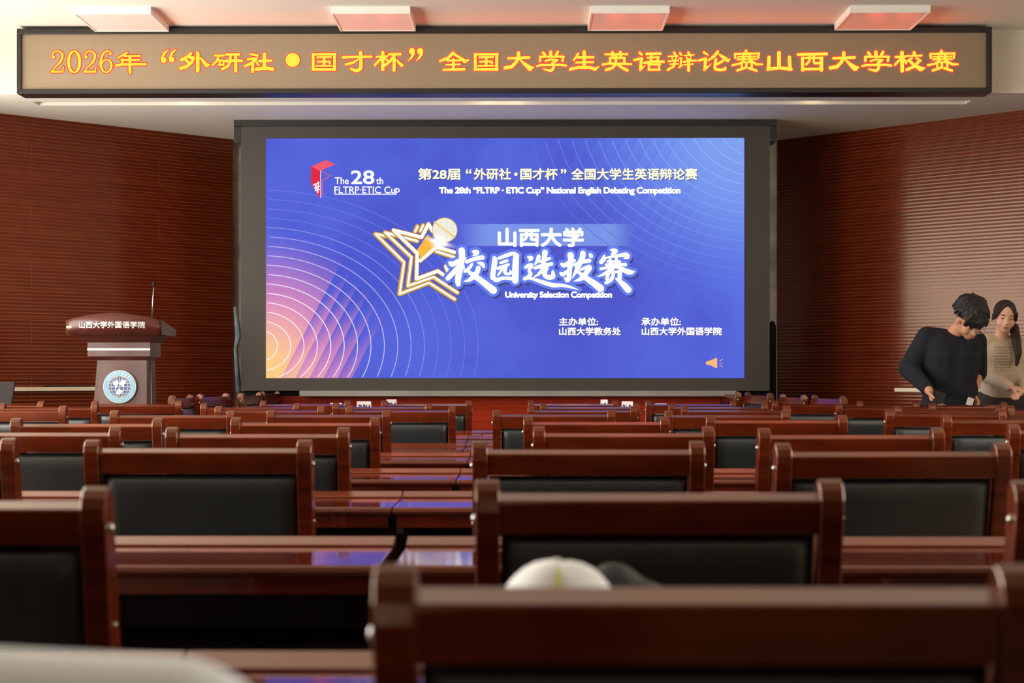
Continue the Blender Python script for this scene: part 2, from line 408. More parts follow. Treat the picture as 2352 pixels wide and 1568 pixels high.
# --- ceiling panel lights (switched off)
def ceiling_panel(px0, px1, lab):
    Y0 = (EYE - EYE + (ZC - EYE)) * F / (HY - 14)
    x0, x1 = atY(px0, 20, Y0).x, atY(px1, 20, Y0).x; t = thing('ceiling_light', ((x0 + x1) / 2, Y0 + .29, ZC), lab, 'ceiling light', 'square ceiling lights before the red sign')
    h = (x1 - x0) / 2
    m = MB(); 
    m.box(-h, h, -.29, -.275, -.05, 0); m.box(-h, h, .275, .29, -.05, 0); m.box(-h, -h + .012, -.275, .275, -.05, 0); m.box(h - .012, h, -.275, .275, -.05, 0)
    m.build('frame', M['white_metal'], t)
    m = MB(); m.box(-h + .012, h - .012, -.275, .275, -.046, -.01); m.build('diffuser', M['diffuser'], t)
ceiling_panel(168, 346, 'square white ceiling light, leftmost of the four above the sign')
ceiling_panel(760, 942, 'square white ceiling light, second from left above the sign')
ceiling_panel(1357, 1538, 'square white ceiling light, third from left above the sign')
ceiling_panel(1953, 2137, 'square white ceiling light, rightmost of the four above the sign')

# ================================================================== LED SIGN on the beam
YG = 11.88
sg = thing('led_sign', (0, YG, 0), 'long black framed sign with glowing yellow characters edged in red', 'sign')
def rect(px0, px1, py0, py1, Y):
    a, b = atY(px0, py0, Y), atY(px1, py1, Y); return a.x, b.x, b.z, a.z
X0, X1, Z0, Z1 = rect(40, 2277, 66.5, 213, YG)
i0, i1, j0, j1 = rect(50.5, 2265, 79, 202, YG)
m = MB()
m.box(X0, X1, YG - .02, YB, j1, Z1, .004); m.box(X0, X1, YG - .02, YB, Z0, j0, .004); m.box(X0, i0, YG - .02, YB, j0, j1, .004); m.box(i1, X1, YG - .02, YB, j0, j1, .004)
o = m.build('frame', M['black_frame'], sg); o.location = (0, -YG, 0)
m = MB(); m.box(i0, i1, YG, YG + .1, j0, j1); o = m.build('display_panel', M['sign_panel'], sg); o.location = (0, -YG, 0)
# strokes: (crop origin x, scale, [ [ (x,y,w)... ] ])
def st(w, *pts): return [(p[0], p[1], p[2] if len(p) > 2 else w) for p in pts]
def el(cx, cy, rx, ry, wt, ws, n=28): return [(cx + rx * math.cos(2 * PI * k / n), cy + ry * math.sin(2 * PI * k / n), ws * abs(math.cos(2 * PI * k / n)) + wt * abs(math.sin(2 * PI * k / n))) for k in range(n + 1)]
two = lambda dx: [st(30, (190 + dx, 305, 62)), catmull(st(30, (172 + dx, 300, 24), (185 + dx, 225, 28), (265 + dx, 186, 26), (345 + dx, 225, 36), (364 + dx, 290, 46), (325 + dx, 395, 42), (240 + dx, 480, 26), (160 + dx, 585, 28))), st(40, (158 + dx, 585), (365 + dx, 585)), st(24, (368 + dx, 570), (383 + dx, 495))]
c1 = two(0) + [el(588, 395, 108, 205, 26, 50)] + two(628) + [st(50, (1290, 245)), catmull(st(40, (1300, 215, 26), (1225, 186, 28), (1150, 240, 38), (1108, 370, 48), (1108, 480, 48), (1150, 570, 36), (1218, 597, 28), (1285, 550, 38), (1309, 465, 46), (1285, 385, 38), (1220, 350, 28), (1155, 385, 26), (1125, 440, 20))),
    st(42, (1605, 220), (1440, 320, 34)), st(36, (1560, 282), (1865, 278)), st(38, (1500, 355), (1848, 355)), st(50, (1520, 350), (1518, 440)), st(48, (1395, 465), (1520, 445), (1850, 440), (1970, 440)), st(56, (1665, 290), (1665, 600))]
quote = lambda dx, dy: [st(92, (110 + dx, 298 + dy)), st(40, (85 + dx, 275 + dy, 50), (120 + dx, 190 + dy, 40), (190 + dx, 128 + dy, 10))]
c2 = quote(0, 0) + quote(126, -8) + [st(50, (540, 195), (480, 250), (395, 292, 56)), st(50, (520, 255, 40), (588, 262), (555, 330), (475, 400, 58), (380, 428, 56)), st(46, (465, 300), (505, 335)), st(58, (650, 185), (650, 470)), st(50, (695, 265, 36), (750, 330), (795, 382, 66), (845, 368, 18)),
    st(34, (918, 225), (1065, 225)), st(40, (985, 235), (955, 310), (885, 378, 34)), st(32, (1000, 305), (1000, 375)), st(32, (985, 305), (1060, 305), (1060, 375), (985, 372)), st(42, (1105, 208), (1310, 205)), st(46, (1095, 312), (1290, 305), (1350, 310)), st(46, (1170, 215), (1165, 330), (1130, 395), (1040, 440)), st(50, (1255, 215), (1255, 475)),
    st(38, (1495, 202), (1605, 225)), st(40, (1445, 285), (1590, 268)), st(45, (1575, 285), (1500, 350), (1400, 395)), st(48, (1525, 350), (1525, 480)), st(34, (1580, 330), (1618, 375)), st(42, (1625, 312), (1820, 305)), st(58, (1712, 205), (1712, 430)), st(56, (1585, 442), (1720, 420), (1845, 442)),
    st(228, (2160, 295))]
guo = [st(44, (215, 225), (610, 225)), st(48, (222, 225), (222, 495)), st(52, (595, 225), (595, 495)), st(48, (215, 488), (605, 488)), st(34, (290, 278), (535, 275)), st(34, (300, 352), (515, 350)), st(30, (270, 428), (545, 424)), st(50, (412, 280), (412, 420)), st(34, (505, 385), (520, 375))]
rq = lambda dx: [st(112, (1945 + dx, 172)), st(50, (1970 + dx, 215), (1935 + dx, 280, 40), (1872 + dx, 345, 8))]
c3 = guo + [st(44, (740, 278), (1060, 268), (1235, 268)), catmull(st(60, (1050, 195), (1055, 430), (1030, 488), (960, 508), (880, 475, 40))), st(45, (1010, 310, 30), (920, 370), (790, 402)), st(40, (1330, 270), (1515, 260)), st(62, (1435, 195), (1435, 490)), st(45, (1405, 300), (1295, 415)), st(36, (1475, 295), (1535, 350)), st(46, (1545, 225), (1745, 222)), st(50, (1640, 240), (1570, 340), (1480, 412)), st(56, (1635, 300), (1630, 505)), st(45, (1685, 330, 36), (1720, 375), (1765, 415, 64))] + rq(0) + rq(142)
da = [st(44, (1305, 285), (1660, 272)), st(60, (1478, 195), (1475, 275), (1435, 355, 55), (1360, 430, 60), (1250, 448, 60)), st(44, (1505, 310, 30), (1590, 390, 60), (1670, 455, 92), (1735, 435, 20))]
xue = [st(50, (1893, 192), (1922, 225)), st(58, (2020, 180), (2020, 225)), st(50, (2140, 180), (2115, 225)), st(38, (1840, 260), (2240, 258)), st(44, (1845, 265), (1840, 330)), st(44, (2232, 262), (2220, 328)), st(36, (1930, 335), (2010, 305), (2120, 312)), st(44, (2125, 318), (2050, 365)), st(38, (1790, 418), (1850, 400), (2180, 395), (2280, 408)), catmull(st(48, (2060, 370), (2068, 440), (2020, 492), (1900, 468, 26)))]
c4 = [st(50, (375, 195), (290, 280), (155, 330, 46)), st(46, (385, 210), (470, 265), (570, 335, 66), (645, 312, 18)), st(34, (275, 325), (485, 320)), st(30, (260, 397), (490, 388)), st(44, (215, 480), (565, 470)), st(50, (378, 310), (378, 470))] + da + xue
c5 = [st(44, (205, 210), (130, 318, 34)), st(38, (170, 270), (465, 268)), st(36, (168, 358), (460, 350)), st(62, (308, 180), (308, 440)), st(50, (70, 470), (200, 440), (400, 440), (490, 468, 58), (560, 425, 16)), st(38, (665, 218), (1035, 215)), st(48, (785, 185), (785, 240)), st(48, (918, 180), (918, 240)), st(38, (745, 278), (990, 276)), st(46, (745, 278), (745, 365)), st(42, (985, 278), (985, 365)), st(40, (620, 392), (700, 375), (1000, 378), (1100, 385)), st(50, (845, 250), (840, 385)), st(48, (835, 390), (780, 450), (675, 482)), st(52, (880, 400, 40), (960, 450), (1035, 488)),
    st(46, (1245, 192), (1282, 228, 36)), st(44, (1155, 315), (1285, 285)), st(54, (1275, 290), (1258, 470)), st(42, (1250, 485), (1340, 400, 14)), st(44, (1360, 212), (1595, 208)), st(34, (1375, 275), (1565, 268)), st(44, (1450, 215), (1430, 330)), st(40, (1560, 268), (1540, 340)), st(44, (1325, 362), (1480, 340), (1650, 345)), st(38, (1390, 390), (1585, 388)), st(40, (1400, 388), (1398, 478)), st(40, (1572, 388), (1570, 478)), st(38, (1395, 478), (1580, 478)),
    st(42, (1825, 190), (1850, 232)), st(26, (1728, 255), (1888, 245)), st(24, (1792, 262), (1802, 310)), st(24, (1862, 260), (1848, 310)), st(30, (1728, 337), (1895, 322)), st(26, (1758, 386), (1888, 378)), st(42, (1840, 325), (1820, 420), (1718, 480)), st(42, (1925, 200), (1945, 226)), st(28, (1902, 285), (1955, 280)), st(38, (1945, 285), (1935, 420)), st(32, (1910, 438), (1980, 398, 12)), st(42, (2065, 188), (2088, 230)), st(26, (1992, 240), (2158, 228)), st(26, (2032, 248), (2042, 300)), st(26, (2108, 246), (2095, 300)), st(34, (1985, 345), (2120, 325), (2200, 325)), st(26, (1992, 396), (2148, 380)), st(52, (2070, 310), (2070, 490))]
sai = [st(52, (907, 165), (913, 210)), st(34, (718, 212), (1130, 204)), st(38, (722, 220), (727, 278)), st(38, (1122, 212), (1113, 278)), st(20, (770, 256), (1080, 250)), st(18, (762, 286), (1080, 280)), st(22, (758, 312), (1088, 306)), st(40, (865, 205), (865, 340)), st(40, (970, 205), (975, 340)), st(38, (868, 338), (790, 378), (680, 402)), st(44, (985, 330), (1085, 385), (1185, 388, 30)), st(36, (832, 370), (840, 440)), st(28, (840, 355), (1010, 350)), st(42, (1003, 360), (1005, 435)), st(42, (915, 370), (912, 440), (760, 490)), st(42, (955, 452), (1085, 494))]
c6 = [st(46, (198, 186), (265, 228, 28)), st(44, (115, 320), (235, 290)), st(52, (225, 295), (215, 460)), st(44, (205, 478), (322, 382, 12)), st(52, (430, 178), (370, 250), (275, 320, 34)), st(44, (462, 225, 36), (545, 285, 66), (600, 325, 56), (640, 292, 14)), catmull(st(50, (400, 305), (382, 445), (430, 478), (540, 475), (556, 450))), st(42, (410, 390), (515, 332))] + sai + [st(64, (1465, 195), (1465, 440)), st(58, (1297, 270), (1287, 468)), st(58, (1640, 270), (1650, 468)), st(54, (1275, 470), (1470, 445), (1670, 470)),
    st(48, (1785, 222), (2270, 212)), st(36, (1850, 278), (2200, 276)), st(54, (1860, 280), (1865, 485)), st(56, (2180, 280), (2180, 485)), st(42, (1855, 468), (2195, 464)), st(42, (1985, 225), (1980, 330), (1925, 388)), st(42, (2055, 225), (2050, 330), (2065, 368), (2140, 368))]
c7 = [st(40, (1230, 265), (1398, 255)), st(62, (1335, 190), (1340, 495)), st(42, (1308, 300), (1220, 393)), st(38, (1368, 300), (1408, 368)), st(56, (1540, 190), (1550, 230)), st(32, (1425, 245), (1670, 240)), st(42, (1498, 288), (1435, 328)), st(42, (1582, 284), (1648, 328)), st(50, (1608, 352), (1550, 420), (1415, 478)), st(50, (1482, 350), (1560, 410), (1650, 465, 80), (1725, 448, 18))]
CROPS = [(100, 8.4, c1, 0), (360, 6.918, c2, 0), (690, 7.587, c3, 0), (690, 7.587, guo, 372.4), (990, 7.35, c4, 0), (1300, 7.35, c5, 0), (1590, 7.35, c6, 0), (990, 7.35, da, 746.9), (990, 7.35, xue, 747), (1890, 7.35, c7, 0), (1590, 7.35, sai, 449)]
for part, grow, dy, mat in (('letter_edge', 1.7, .002, 'sign_red'), ('lettering', 0.0, .004, 'sign_yellow')):
    m = MB()
    for ox, sc, strokes, dx in CROPS:
        for s_ in strokes: brush(m, s_, grow * sc, lambda x, y: atY(ox + x / sc + dx, 95 + y / sc, YG - dy))
    o = m.build(part, M[mat], sg); o.location = (0, -YG, 0)
    o['label'] = 'glowing yellow characters' if part == 'lettering' else 'red glowing rim of the characters'

# ================================================================== BIG SCREEN
sc_ = thing('led_screen', (0, YS, 0), 'wide wall screen showing a blue debating competition title slide', 'screen')
def on_screen(mb, name, mat, label=None):
    o = mb.build(name, mat, sc_); o.location = (0, -YS, 0)
    if label: o['label'] = label
    return o
a0, a1, b0, b1 = rect(537, 1783, 275, 290.5, YS)
e0, e1, f0, f1 = rect(553, 1768, 290.5, 897, YS)
d0, d1, g0, g1 = rect(611, 1709.5, 318, 868, YS)
m = MB(); m.box(a0, a1, YS - .01, YS + .22, f1, ZS, .003)
zq = atY(537, 327, YS).z
m.box(a0, e0, YS, YS + .2, zq, f1, .003); m.box(e1, a1, YS, YS + .2, zq, f1, .003)
on_screen(m, 'top_frame', M['black_frame'])
m = MB(); m.box(e0, e1, YS, YS + .18, f0, f1); on_screen(m, 'bezel', M['bezel'], 'unlit dark grey border of the screen')
# picture on the screen : node based
def slide_mat():
    mt = bpy.data.materials.new('blue_slide'); mt.use_nodes = True; t = mt.node_tree; g = G(t)
    t.nodes.remove(t.nodes['Principled BSDF'])
    tc = t.nodes.new('ShaderNodeTexCoord'); sp = t.nodes.new('ShaderNodeSeparateXYZ'); t.links.new(tc.outputs['Object'], sp.inputs[0])
    W_ = d1 - d0
    px = g.op('MULTIPLY_ADD', g.op('SUBTRACT', sp.outputs[0], d0), 1098.5 / W_, 611.0)       # slide pixels
    py = g.op('MULTIPLY_ADD', g.op('SUBTRACT', g1, sp.outputs[2]), 550.0 / (g1 - g0), 318.0)
    def dist(cx, cy, kx=1.0, ky=1.0):
        return g.op('SQRT', g.op('ADD', g.op('POWER', g.op('MULTIPLY', g.op('SUBTRACT', px, cx), kx), 2.0), g.op('POWER', g.op('MULTIPLY', g.op('SUBTRACT', py, cy), ky), 2.0)))
    n = t.nodes.new('ShaderNodeTexNoise'); n.inputs['Scale'].default_value = 1.3; n.inputs['Detail'].default_value = 3; t.links.new(tc.outputs['Object'], n.inputs['Vector'])
    base = g.mix(g.sstep(n.outputs['Fac'], 0.3, 0.7), srgb(78, 90, 208), srgb(90, 106, 222))
    base = g.mix(g.op('MULTIPLY', g.op('SUBTRACT', 1.0, g.sstep(dist(1330, 600, 1.0, 1.1), 60, 330)), 0.6), base, srgb(80, 84, 196))
    # light corner upper right, with slanted facets
    s2 = g.op('FRACT', g.op('MULTIPLY', g.op('ADD', px, g.op('MULTIPLY', py, 0.55)), 1 / 31.0))
    r2 = g.op('ADD', dist(1709, 300), g.op('MULTIPLY', g.op('MULTIPLY', s2, 40.0), g.sstep(g.op('MULTIPLY', px, -1.0), -1640, -1560)))
    base = g.mix(g.op('MULTIPLY', g.op('SUBTRACT', 1.0, g.sstep(r2, 60, 480)), 0.9), base, srgb(112, 146, 244))
    base = g.mix(g.op('MULTIPLY', g.op('SUBTRACT', 1.0, g.sstep(r2, 20, 330)), 0.6), base, srgb(140, 172, 240))
    # warm corner lower left, with slanted bands
    s = g.op('SUBTRACT', px, g.op('MULTIPLY', g.op('SUBTRACT', 868.0, py), 0.52))
    saw = g.op('FRACT', g.op('MULTIPLY', g.op('SUBTRACT', s, 646.0), 1 / 32.5))
    band = g.op('MULTIPLY', g.sstep(s, 645, 646.5), 1.0)
    r = g.op('ADD', dist(611, 868, 1.0, 0.95), g.op('MULTIPLY', band, g.op('MULTIPLY', g.op('SUBTRACT', 1.0, saw), 95.0)))
    far = g.op('SUBTRACT', 1.0, g.sstep(s, 796, 830))
    pink = g.op('MULTIPLY', g.op('SUBTRACT', 1.0, g.sstep(r, 110, 330)), far)
    orange = g.op('MULTIPLY', g.op('SUBTRACT', 1.0, g.sstep(r, 20, 190)), far)
    c = g.mix(pink, base, srgb(232, 146, 188)); c = g.mix(g.op('MULTIPLY', orange, 0.95), c, srgb(255, 208, 134))
    # pale band behind the second title
    def bandbox(x, a, b, s0_, s1_): return g.op('MULTIPLY', g.sstep(x, a, a + s0_), g.op('SUBTRACT', 1.0, g.sstep(x, b - s1_, b)))
    bb = g.op('MULTIPLY', bandbox(px, 1040, 1465, 90, 70), bandbox(py, 514, 566, 2, 2))
    c = g.mix(g.op('MULTIPLY', bb, 0.75), c, srgb(134, 164, 240))
    e = t.nodes.new('ShaderNodeEmission'); t.links.new(c, e.inputs[0]); e.inputs[1].default_value = 1.0
    t.links.new(e.outputs[0], t.nodes['Material Output'].inputs[0]); return mt
m = MB(); m.box(d0, d1, YS - .004, YS + .05, g0, g1); on_screen(m, 'display', slide_mat(), 'lit blue slide')
white = emit('slide_white', (1, 1, 1, 1), 1.15); cream = emit('slide_cream', srgb(255, 252, 214), 1.1); halo = emit('slide_halo', srgb(104, 130, 240), 1.0)
shade = emit('slide_shadow', srgb(74, 72, 140), 1.0); gold = emit('slide_gold', srgb(222, 176, 92), 1.0); gold_d = emit('slide_dark_gold', srgb(140, 98, 44), 1.0)
orange_m = emit('slide_orange', srgb(252, 186, 66), 1.0); red_m = emit('slide_red', srgb(226, 44, 70), 1.0); pinkred = emit('slide_pink_red', srgb(244, 92, 112), 1.0)
# concentric rings, each one an ellipse cut at the picture's edge
def rings(name, cx, cy, rx0, ry0, kx, ky, n0, n1, shade_of, wpx):
    for n in range(n0, n1):
        rx, ry = rx0 + kx * (n - 1), ry0 + ky * (n - 1); m = MB(); last = None
        for k_ in range(361):
            a = 2 * PI * k_ / 360; q = []
            for s_ in (-.5, .5): q.append((cx + (rx + s_ * wpx) * math.cos(a), cy + (ry + s_ * wpx) * math.sin(a)))
            ok = all(612 < x < 1708 and 319 < y < 867 for x, y in q)
            if ok and last: m.poly([atY(*last[0], YS - .006), atY(*last[1], YS - .006), atY(*q[1], YS - .006), atY(*q[0], YS - .006)])
            last = q if ok else None
        on_screen(m, name, shade_of(n))
_rm = {}
def ringcol(a, b, lo, hi):
    def f(n):
        t_ = min(1, max(0, (n - lo) / (hi - lo))); key = (a, b, round(t_, 2))
        if key not in _rm: _rm[key] = emit('slide_ring', tuple(x + (y - x) * t_ for x, y in zip(srgb(*a), srgb(*b))), 1.0)
        return _rm[key]
    return f
rings('ring_line', 600, 794, 36.8, 35, 30.75, 21.5, 1, 17, ringcol((255, 246, 250), (112, 116, 232), 5, 13), 1.9)
rings('ring_line', 1742, 250, 73.7, 89.2, 30.3, 21.5, 1, 17, ringcol((150, 182, 246), (98, 112, 226), 4, 16), 1.7)
# titles
def T(body, x0, x1, y0, y1, mat, off=0.0, lay=.010, sp=1.0, name='slide_text', sh=0.0):
    m = MB(); text_on(body, x0, x1, y0, y1, YS - lay, m, off, sp, sh); return on_screen(m, name, mat)
for mat, dx, lay, off in ((shade, 1.6, .0085, .8), (cream, 0, .010, .8)):
    T('第28届', 960 + dx, 1057 + dx, 386 + dx, 413 + dx, mat, off, lay); T('“', 1070 + dx, 1083 + dx, 388 + dx, 399 + dx, mat, off, lay)
    T('外研社', 1088 + dx, 1174 + dx, 386 + dx, 413 + dx, mat, off, lay); T('·', 1181 + dx, 1189 + dx, 396 + dx, 404 + dx, mat, off, lay)
    T('国才杯', 1195 + dx, 1281 + dx, 386 + dx, 413 + dx, mat, off, lay); T('”', 1288 + dx, 1301 + dx, 388 + dx, 399 + dx, mat, off, lay)
    T('全国大学生英语辩论赛', 1312 + dx, 1602 + dx, 386 + dx, 413 + dx, mat, off, lay)
T('The 28th “FLTRP · ETIC Cup” National English Debating Competition', 1008, 1563, 429, 449, white, 1.05, .010, .95)
T('山西大学', 1143, 1341, 522, 567, white, 1.9)
T('University Selection Competition', 1160, 1406, 669, 688, white, 1.05, .0245, .95)
for mat, dx, lay in ((shade, 1.3, .0085), (white, 0, .010)):
    T('主办单位:', 1284 + dx, 1374 + dx, 729 + dx, 748 + dx, mat, .6, lay); T('山西大学教务处', 1284 + dx, 1426 + dx, 751 + dx, 770 + dx, mat, .6, lay)
    T('承办单位:', 1473 + dx, 1564 + dx, 729 + dx, 748 + dx, mat, .6, lay); T('山西大学外国语学院', 1474 + dx, 1658 + dx, 751 + dx, 770 + dx, mat, .6, lay)
# cup logo, upper left
L = lambda x, y: atY(600 + x / 3.92, 300 + y / 3.92, YS - .010)
m = MB(); m.poly([L(448, 322), L(580, 265), L(668, 302), L(532, 362)]); on_screen(m, 'logo_mark', pinkred)
m = MB(); m.poly([L(448, 322), L(532, 362), L(532, 604), L(522, 600), L(448, 470)]); on_screen(m, 'logo_mark', red_m)
m = MB()
for q in (((536, 360), (536, 605)),): brush(m, [(x, y, 5) for x, y in q], 0, lambda x, y: atY(600 + x / 3.92, 300 + y / 3.92, YS - .011))
for q in (((480, 480), (500, 520)), ((495, 475), (488, 540)), ((515, 460), (510, 560)), ((470, 490), (520, 470)), ((480, 515), (525, 500)), ((490, 540), (525, 528))): brush(m, [(x, y, 9) for x, y in q], 0, lambda x, y: atY(600 + x / 3.92, 300 + y / 3.92, YS - .012))
on_screen(m, 'logo_mark', white)
m = MB()
for q in (((548, 366), (628, 408), (560, 440), (552, 450), (548, 572), (566, 568)),): brush(m, [(x, y, 6) for x, y in q], 0, lambda x, y: atY(600 + x / 3.92, 300 + y / 3.92, YS - .011))
on_screen(m, 'logo_mark', pinkred)
T('The', 769, 801, 407, 423, white, .3); T('28', 806, 860, 391, 423, white, .9); T('th', 864, 880, 407, 423, white, .3)
T('FLTRP·ETIC Cu', 768, 907, 428, 444, white, .2); T('p', 908, 918, 432, 447, white, .2)
m = MB(); m.poly([atY(768, 445, YS - .01), atY(908, 445, YS - .01), atY(908, 446.6, YS - .01), atY(768, 446.6, YS - .01)]); on_screen(m, 'slide_text', white)
# loudspeaker icon
m = MB(); I = lambda x, y: atY(1180 + x / 3.794, 640 + y / 3.794, YS - .01)
m.poly([I(1676, 720), I(1700, 716), I(1758, 692), I(1773, 692), I(1773, 776), I(1758, 776), I(1712, 752), I(1676, 748)])
for q in (((1794, 716), (1820, 700)), ((1794, 734), (1822, 734)), ((1794, 752), (1820, 766))): brush(m, [(x, y, 5) for x, y in q], 0, I)
on_screen(m, 'speaker_icon', emit('slide_peach', srgb(252, 186, 128), 1.0))
# golden star with microphone
K = lambda lay: (lambda x, y: atY(840 + x / 6.535, 480 + y / 6.535, YS - lay))
def star(lay, tip, segs, wl, wg):
    m = MB(); [brush(m, [(x, y, wg + 14) for x, y in q], 0, K(lay)) for q in segs]; on_screen(m, 'star_outline', gold_d)
    m = MB(); [brush(m, [(x, y, wg) for x, y in q], 0, K(lay + .0008)) for q in segs]; on_screen(m, 'star_outline', gold)
    m = MB(); [brush(m, [(x + 4, y - 2, wl) for x, y in q], 0, K(lay + .0016)) for q in segs]; on_screen(m, 'star_outline', white)
star(.0095, 0, [[(145, 375), (330, 410)], [(145, 375), (575, 800), (505, 1275), (945, 1105), (1335, 1355)], [(775, 260), (740, 340)]], 26, 66)
star(.0120, 0, [[(290, 352), (470, 400), (770, 480)], [(290, 352), (685, 725), (630, 1155), (1015, 1020), (1375, 1255)], [(860, 245), (820, 330)], [(1010, 620), (1320, 720)]], 30, 66)
star(.0145, 0, [[(415, 318), (835, 425), (940, 225), (1000, 330)], [(415, 318), (770, 665), (760, 1050), (1080, 930), (1160, 985)], [(1060, 570), (1330, 650)], [(1060, 570), (815, 775)], [(1200, 860), (1225, 930)]], 48, 64)
m = MB(); m.poly([K(.0172)(x, y) for x, y in ((930, 380), (1070, 520), (822, 750), (800, 660), (765, 620))]); on_screen(m, 'star_microphone', orange_m)
m = MB(); m.poly([K(.0176)(1185 + 192 * math.cos(k_ * PI / 20), 315 + 188 * math.sin(k_ * PI / 20)) for k_ in range(40)]); on_screen(m, 'star_microphone', gold)
m = MB(); m.poly([K(.0180)(1185 + 180 * math.cos(k_ * PI / 20), 315 + 176 * math.sin(k_ * PI / 20)) for k_ in range(40)]); on_screen(m, 'star_microphone', emit('slide_pale', srgb(250, 248, 236), 1.0))
m = MB()
for k_ in range(-7, 8):
    h_ = math.sqrt(max(0, 172 ** 2 - (k_ * 22) ** 2))
    for sgn in (0, 1):
        q = [(1185 + (k_ * 22 if sgn else s_ * h_), 315 + (s_ * h_ if sgn else k_ * 22), 3.4) for s_ in (-1, 1)]; brush(m, q, 0, K(.0184))
on_screen(m, 'star_microphone', emit('slide_mesh', srgb(214, 208, 190), 1.0))
m = MB(); brush(m, [(1032, 195, 28), (1330, 418, 28)], 0, K(.0188)); on_screen(m, 'star_microphone', emit('slide_pale_gold', srgb(246, 208, 120), 1.0))
fl = bpy.data.materials.new('slide_flare'); fl.use_nodes = True; ft = fl.node_tree; fg = G(ft); ft.nodes.remove(ft.nodes['Principled BSDF'])
ftc = ft.nodes.new('ShaderNodeTexCoord'); fsp = ft.nodes.new('ShaderNodeSeparateXYZ'); ft.links.new(ftc.outputs['Object'], fsp.inputs[0])
fc = K(.0192)(1105, 500); fr = (K(.0192)(1405, 500) - fc).length
fx_ = fg.op('DIVIDE', fg.op('SUBTRACT', fsp.outputs[0], fc.x), fr); fz_ = fg.op('DIVIDE', fg.op('SUBTRACT', fsp.outputs[2], fc.z), fr)
fd = fg.op('SQRT', fg.op('ADD', fg.op('MULTIPLY', fx_, fx_), fg.op('MULTIPLY', fz_, fz_)))
core = fg.op('POWER', fg.op('SUBTRACT', 1.0, fg.sstep(fd, .05, .62)), 1.5)
ray_ = fg.op('MULTIPLY', fg.op('SUBTRACT', 1.0, fg.sstep(fg.op('ABSOLUTE', fg.op('ADD', fz_, fg.op('MULTIPLY', fx_, .28))), 0.0, .16)), fg.op('SUBTRACT', 1.0, fg.sstep(fd, .2, 1.0)))
fe = ft.nodes.new('ShaderNodeEmission'); fe.inputs[0].default_value = (1, .97, .92, 1); fe.inputs[1].default_value = 1.15; ftr = ft.nodes.new('ShaderNodeBsdfTransparent'); fmx = ft.nodes.new('ShaderNodeMixShader')
ft.links.new(fg.op('MINIMUM', fg.op('ADD', core, fg.op('MULTIPLY', ray_, .6)), 1.0), fmx.inputs[0]); ft.links.new(ftr.outputs[0], fmx.inputs[1]); ft.links.new(fe.outputs[0], fmx.inputs[2]); ft.links.new(fmx.outputs[0], ft.nodes['Material Output'].inputs[0])
m = MB(); m.poly([K(.0192)(1105 + 300 * math.cos(k_ * PI / 24), 500 + 300 * math.sin(k_ * PI / 24)) for k_ in range(48)]); on_screen(m, 'star_flare', fl)
# brush-lettered title
cal = [
 [(395, 150, 150), (405, 300, 140), (360, 560, 138), (315, 780, 138), (318, 905, 110)], [(140, 430, 90), (185, 460, 112), (330, 385, 104), (465, 330, 86)], [(360, 440, 60), (250, 600, 112), (85, 775, 104)], [(420, 480, 70), (445, 550, 56)],
 [(650, 170, 56), (735, 195, 120), (650, 268, 26)], [(510, 405, 76), (690, 335, 90), (860, 305, 108)], [(630, 450, 56), (560, 550, 78), (460, 625, 60)], [(745, 420, 24), (850, 450, 96), (895, 515, 62)], [(770, 540, 104), (750, 620, 110), (680, 720, 116), (560, 815, 76), (440, 842, 16)], [(520, 600, 60), (690, 725, 116), (900, 875, 140), (1110, 1045, 165)],
 [(1105, 300, 30), (1145, 350, 116), (1115, 560, 118), (1090, 755, 112)], [(1240, 320, 72), (1400, 260, 88), (1560, 215, 84), (1640, 268, 110)], [(1620, 290, 130), (1608, 520, 146), (1602, 830, 140)], [(1130, 775, 100), (1180, 812, 100), (1350, 765, 74), (1560, 790, 84)], [(1275, 425, 66), (1420, 375, 66)], [(1215, 550, 76), (1450, 465, 66)], [(1320, 560, 60), (1215, 700, 46)], [(1390, 530, 76), (1368, 640, 76), (1425, 678, 62), (1500, 655, 74), (1485, 590, 24)],
 [(1895, 300, 56), (1960, 322, 104), (1900, 390, 12)], [(1835, 525, 72), (1905, 490, 96), (1965, 475, 86)], [(1965, 500, 90), (1910, 600, 66), (1950, 675, 84), (1880, 745, 76), (1810, 780, 66)], [(1815, 785, 84), (1930, 768, 60), (2200, 855, 90), (2450, 928, 96), (2650, 930, 76), (2850, 972, 56), (3035, 1034, 6)],
 [(2130, 285, 96), (2105, 370, 84), (2045, 455, 44)], [(2272, 190, 130), (2250, 350, 108), (2225, 490, 98)], [(2130, 400, 56), (2260, 365, 66), (2380, 325, 66)], [(2045, 540, 76), (2200, 495, 88), (2420, 450, 80)], [(2225, 560, 88), (2130, 680, 66), (2020, 742, 26)], [(2310, 540, 88), (2258, 680, 108), (2340, 750, 108), (2450, 735, 108), (2448, 640, 70), (2440, 590, 18)],
]
off = 2156
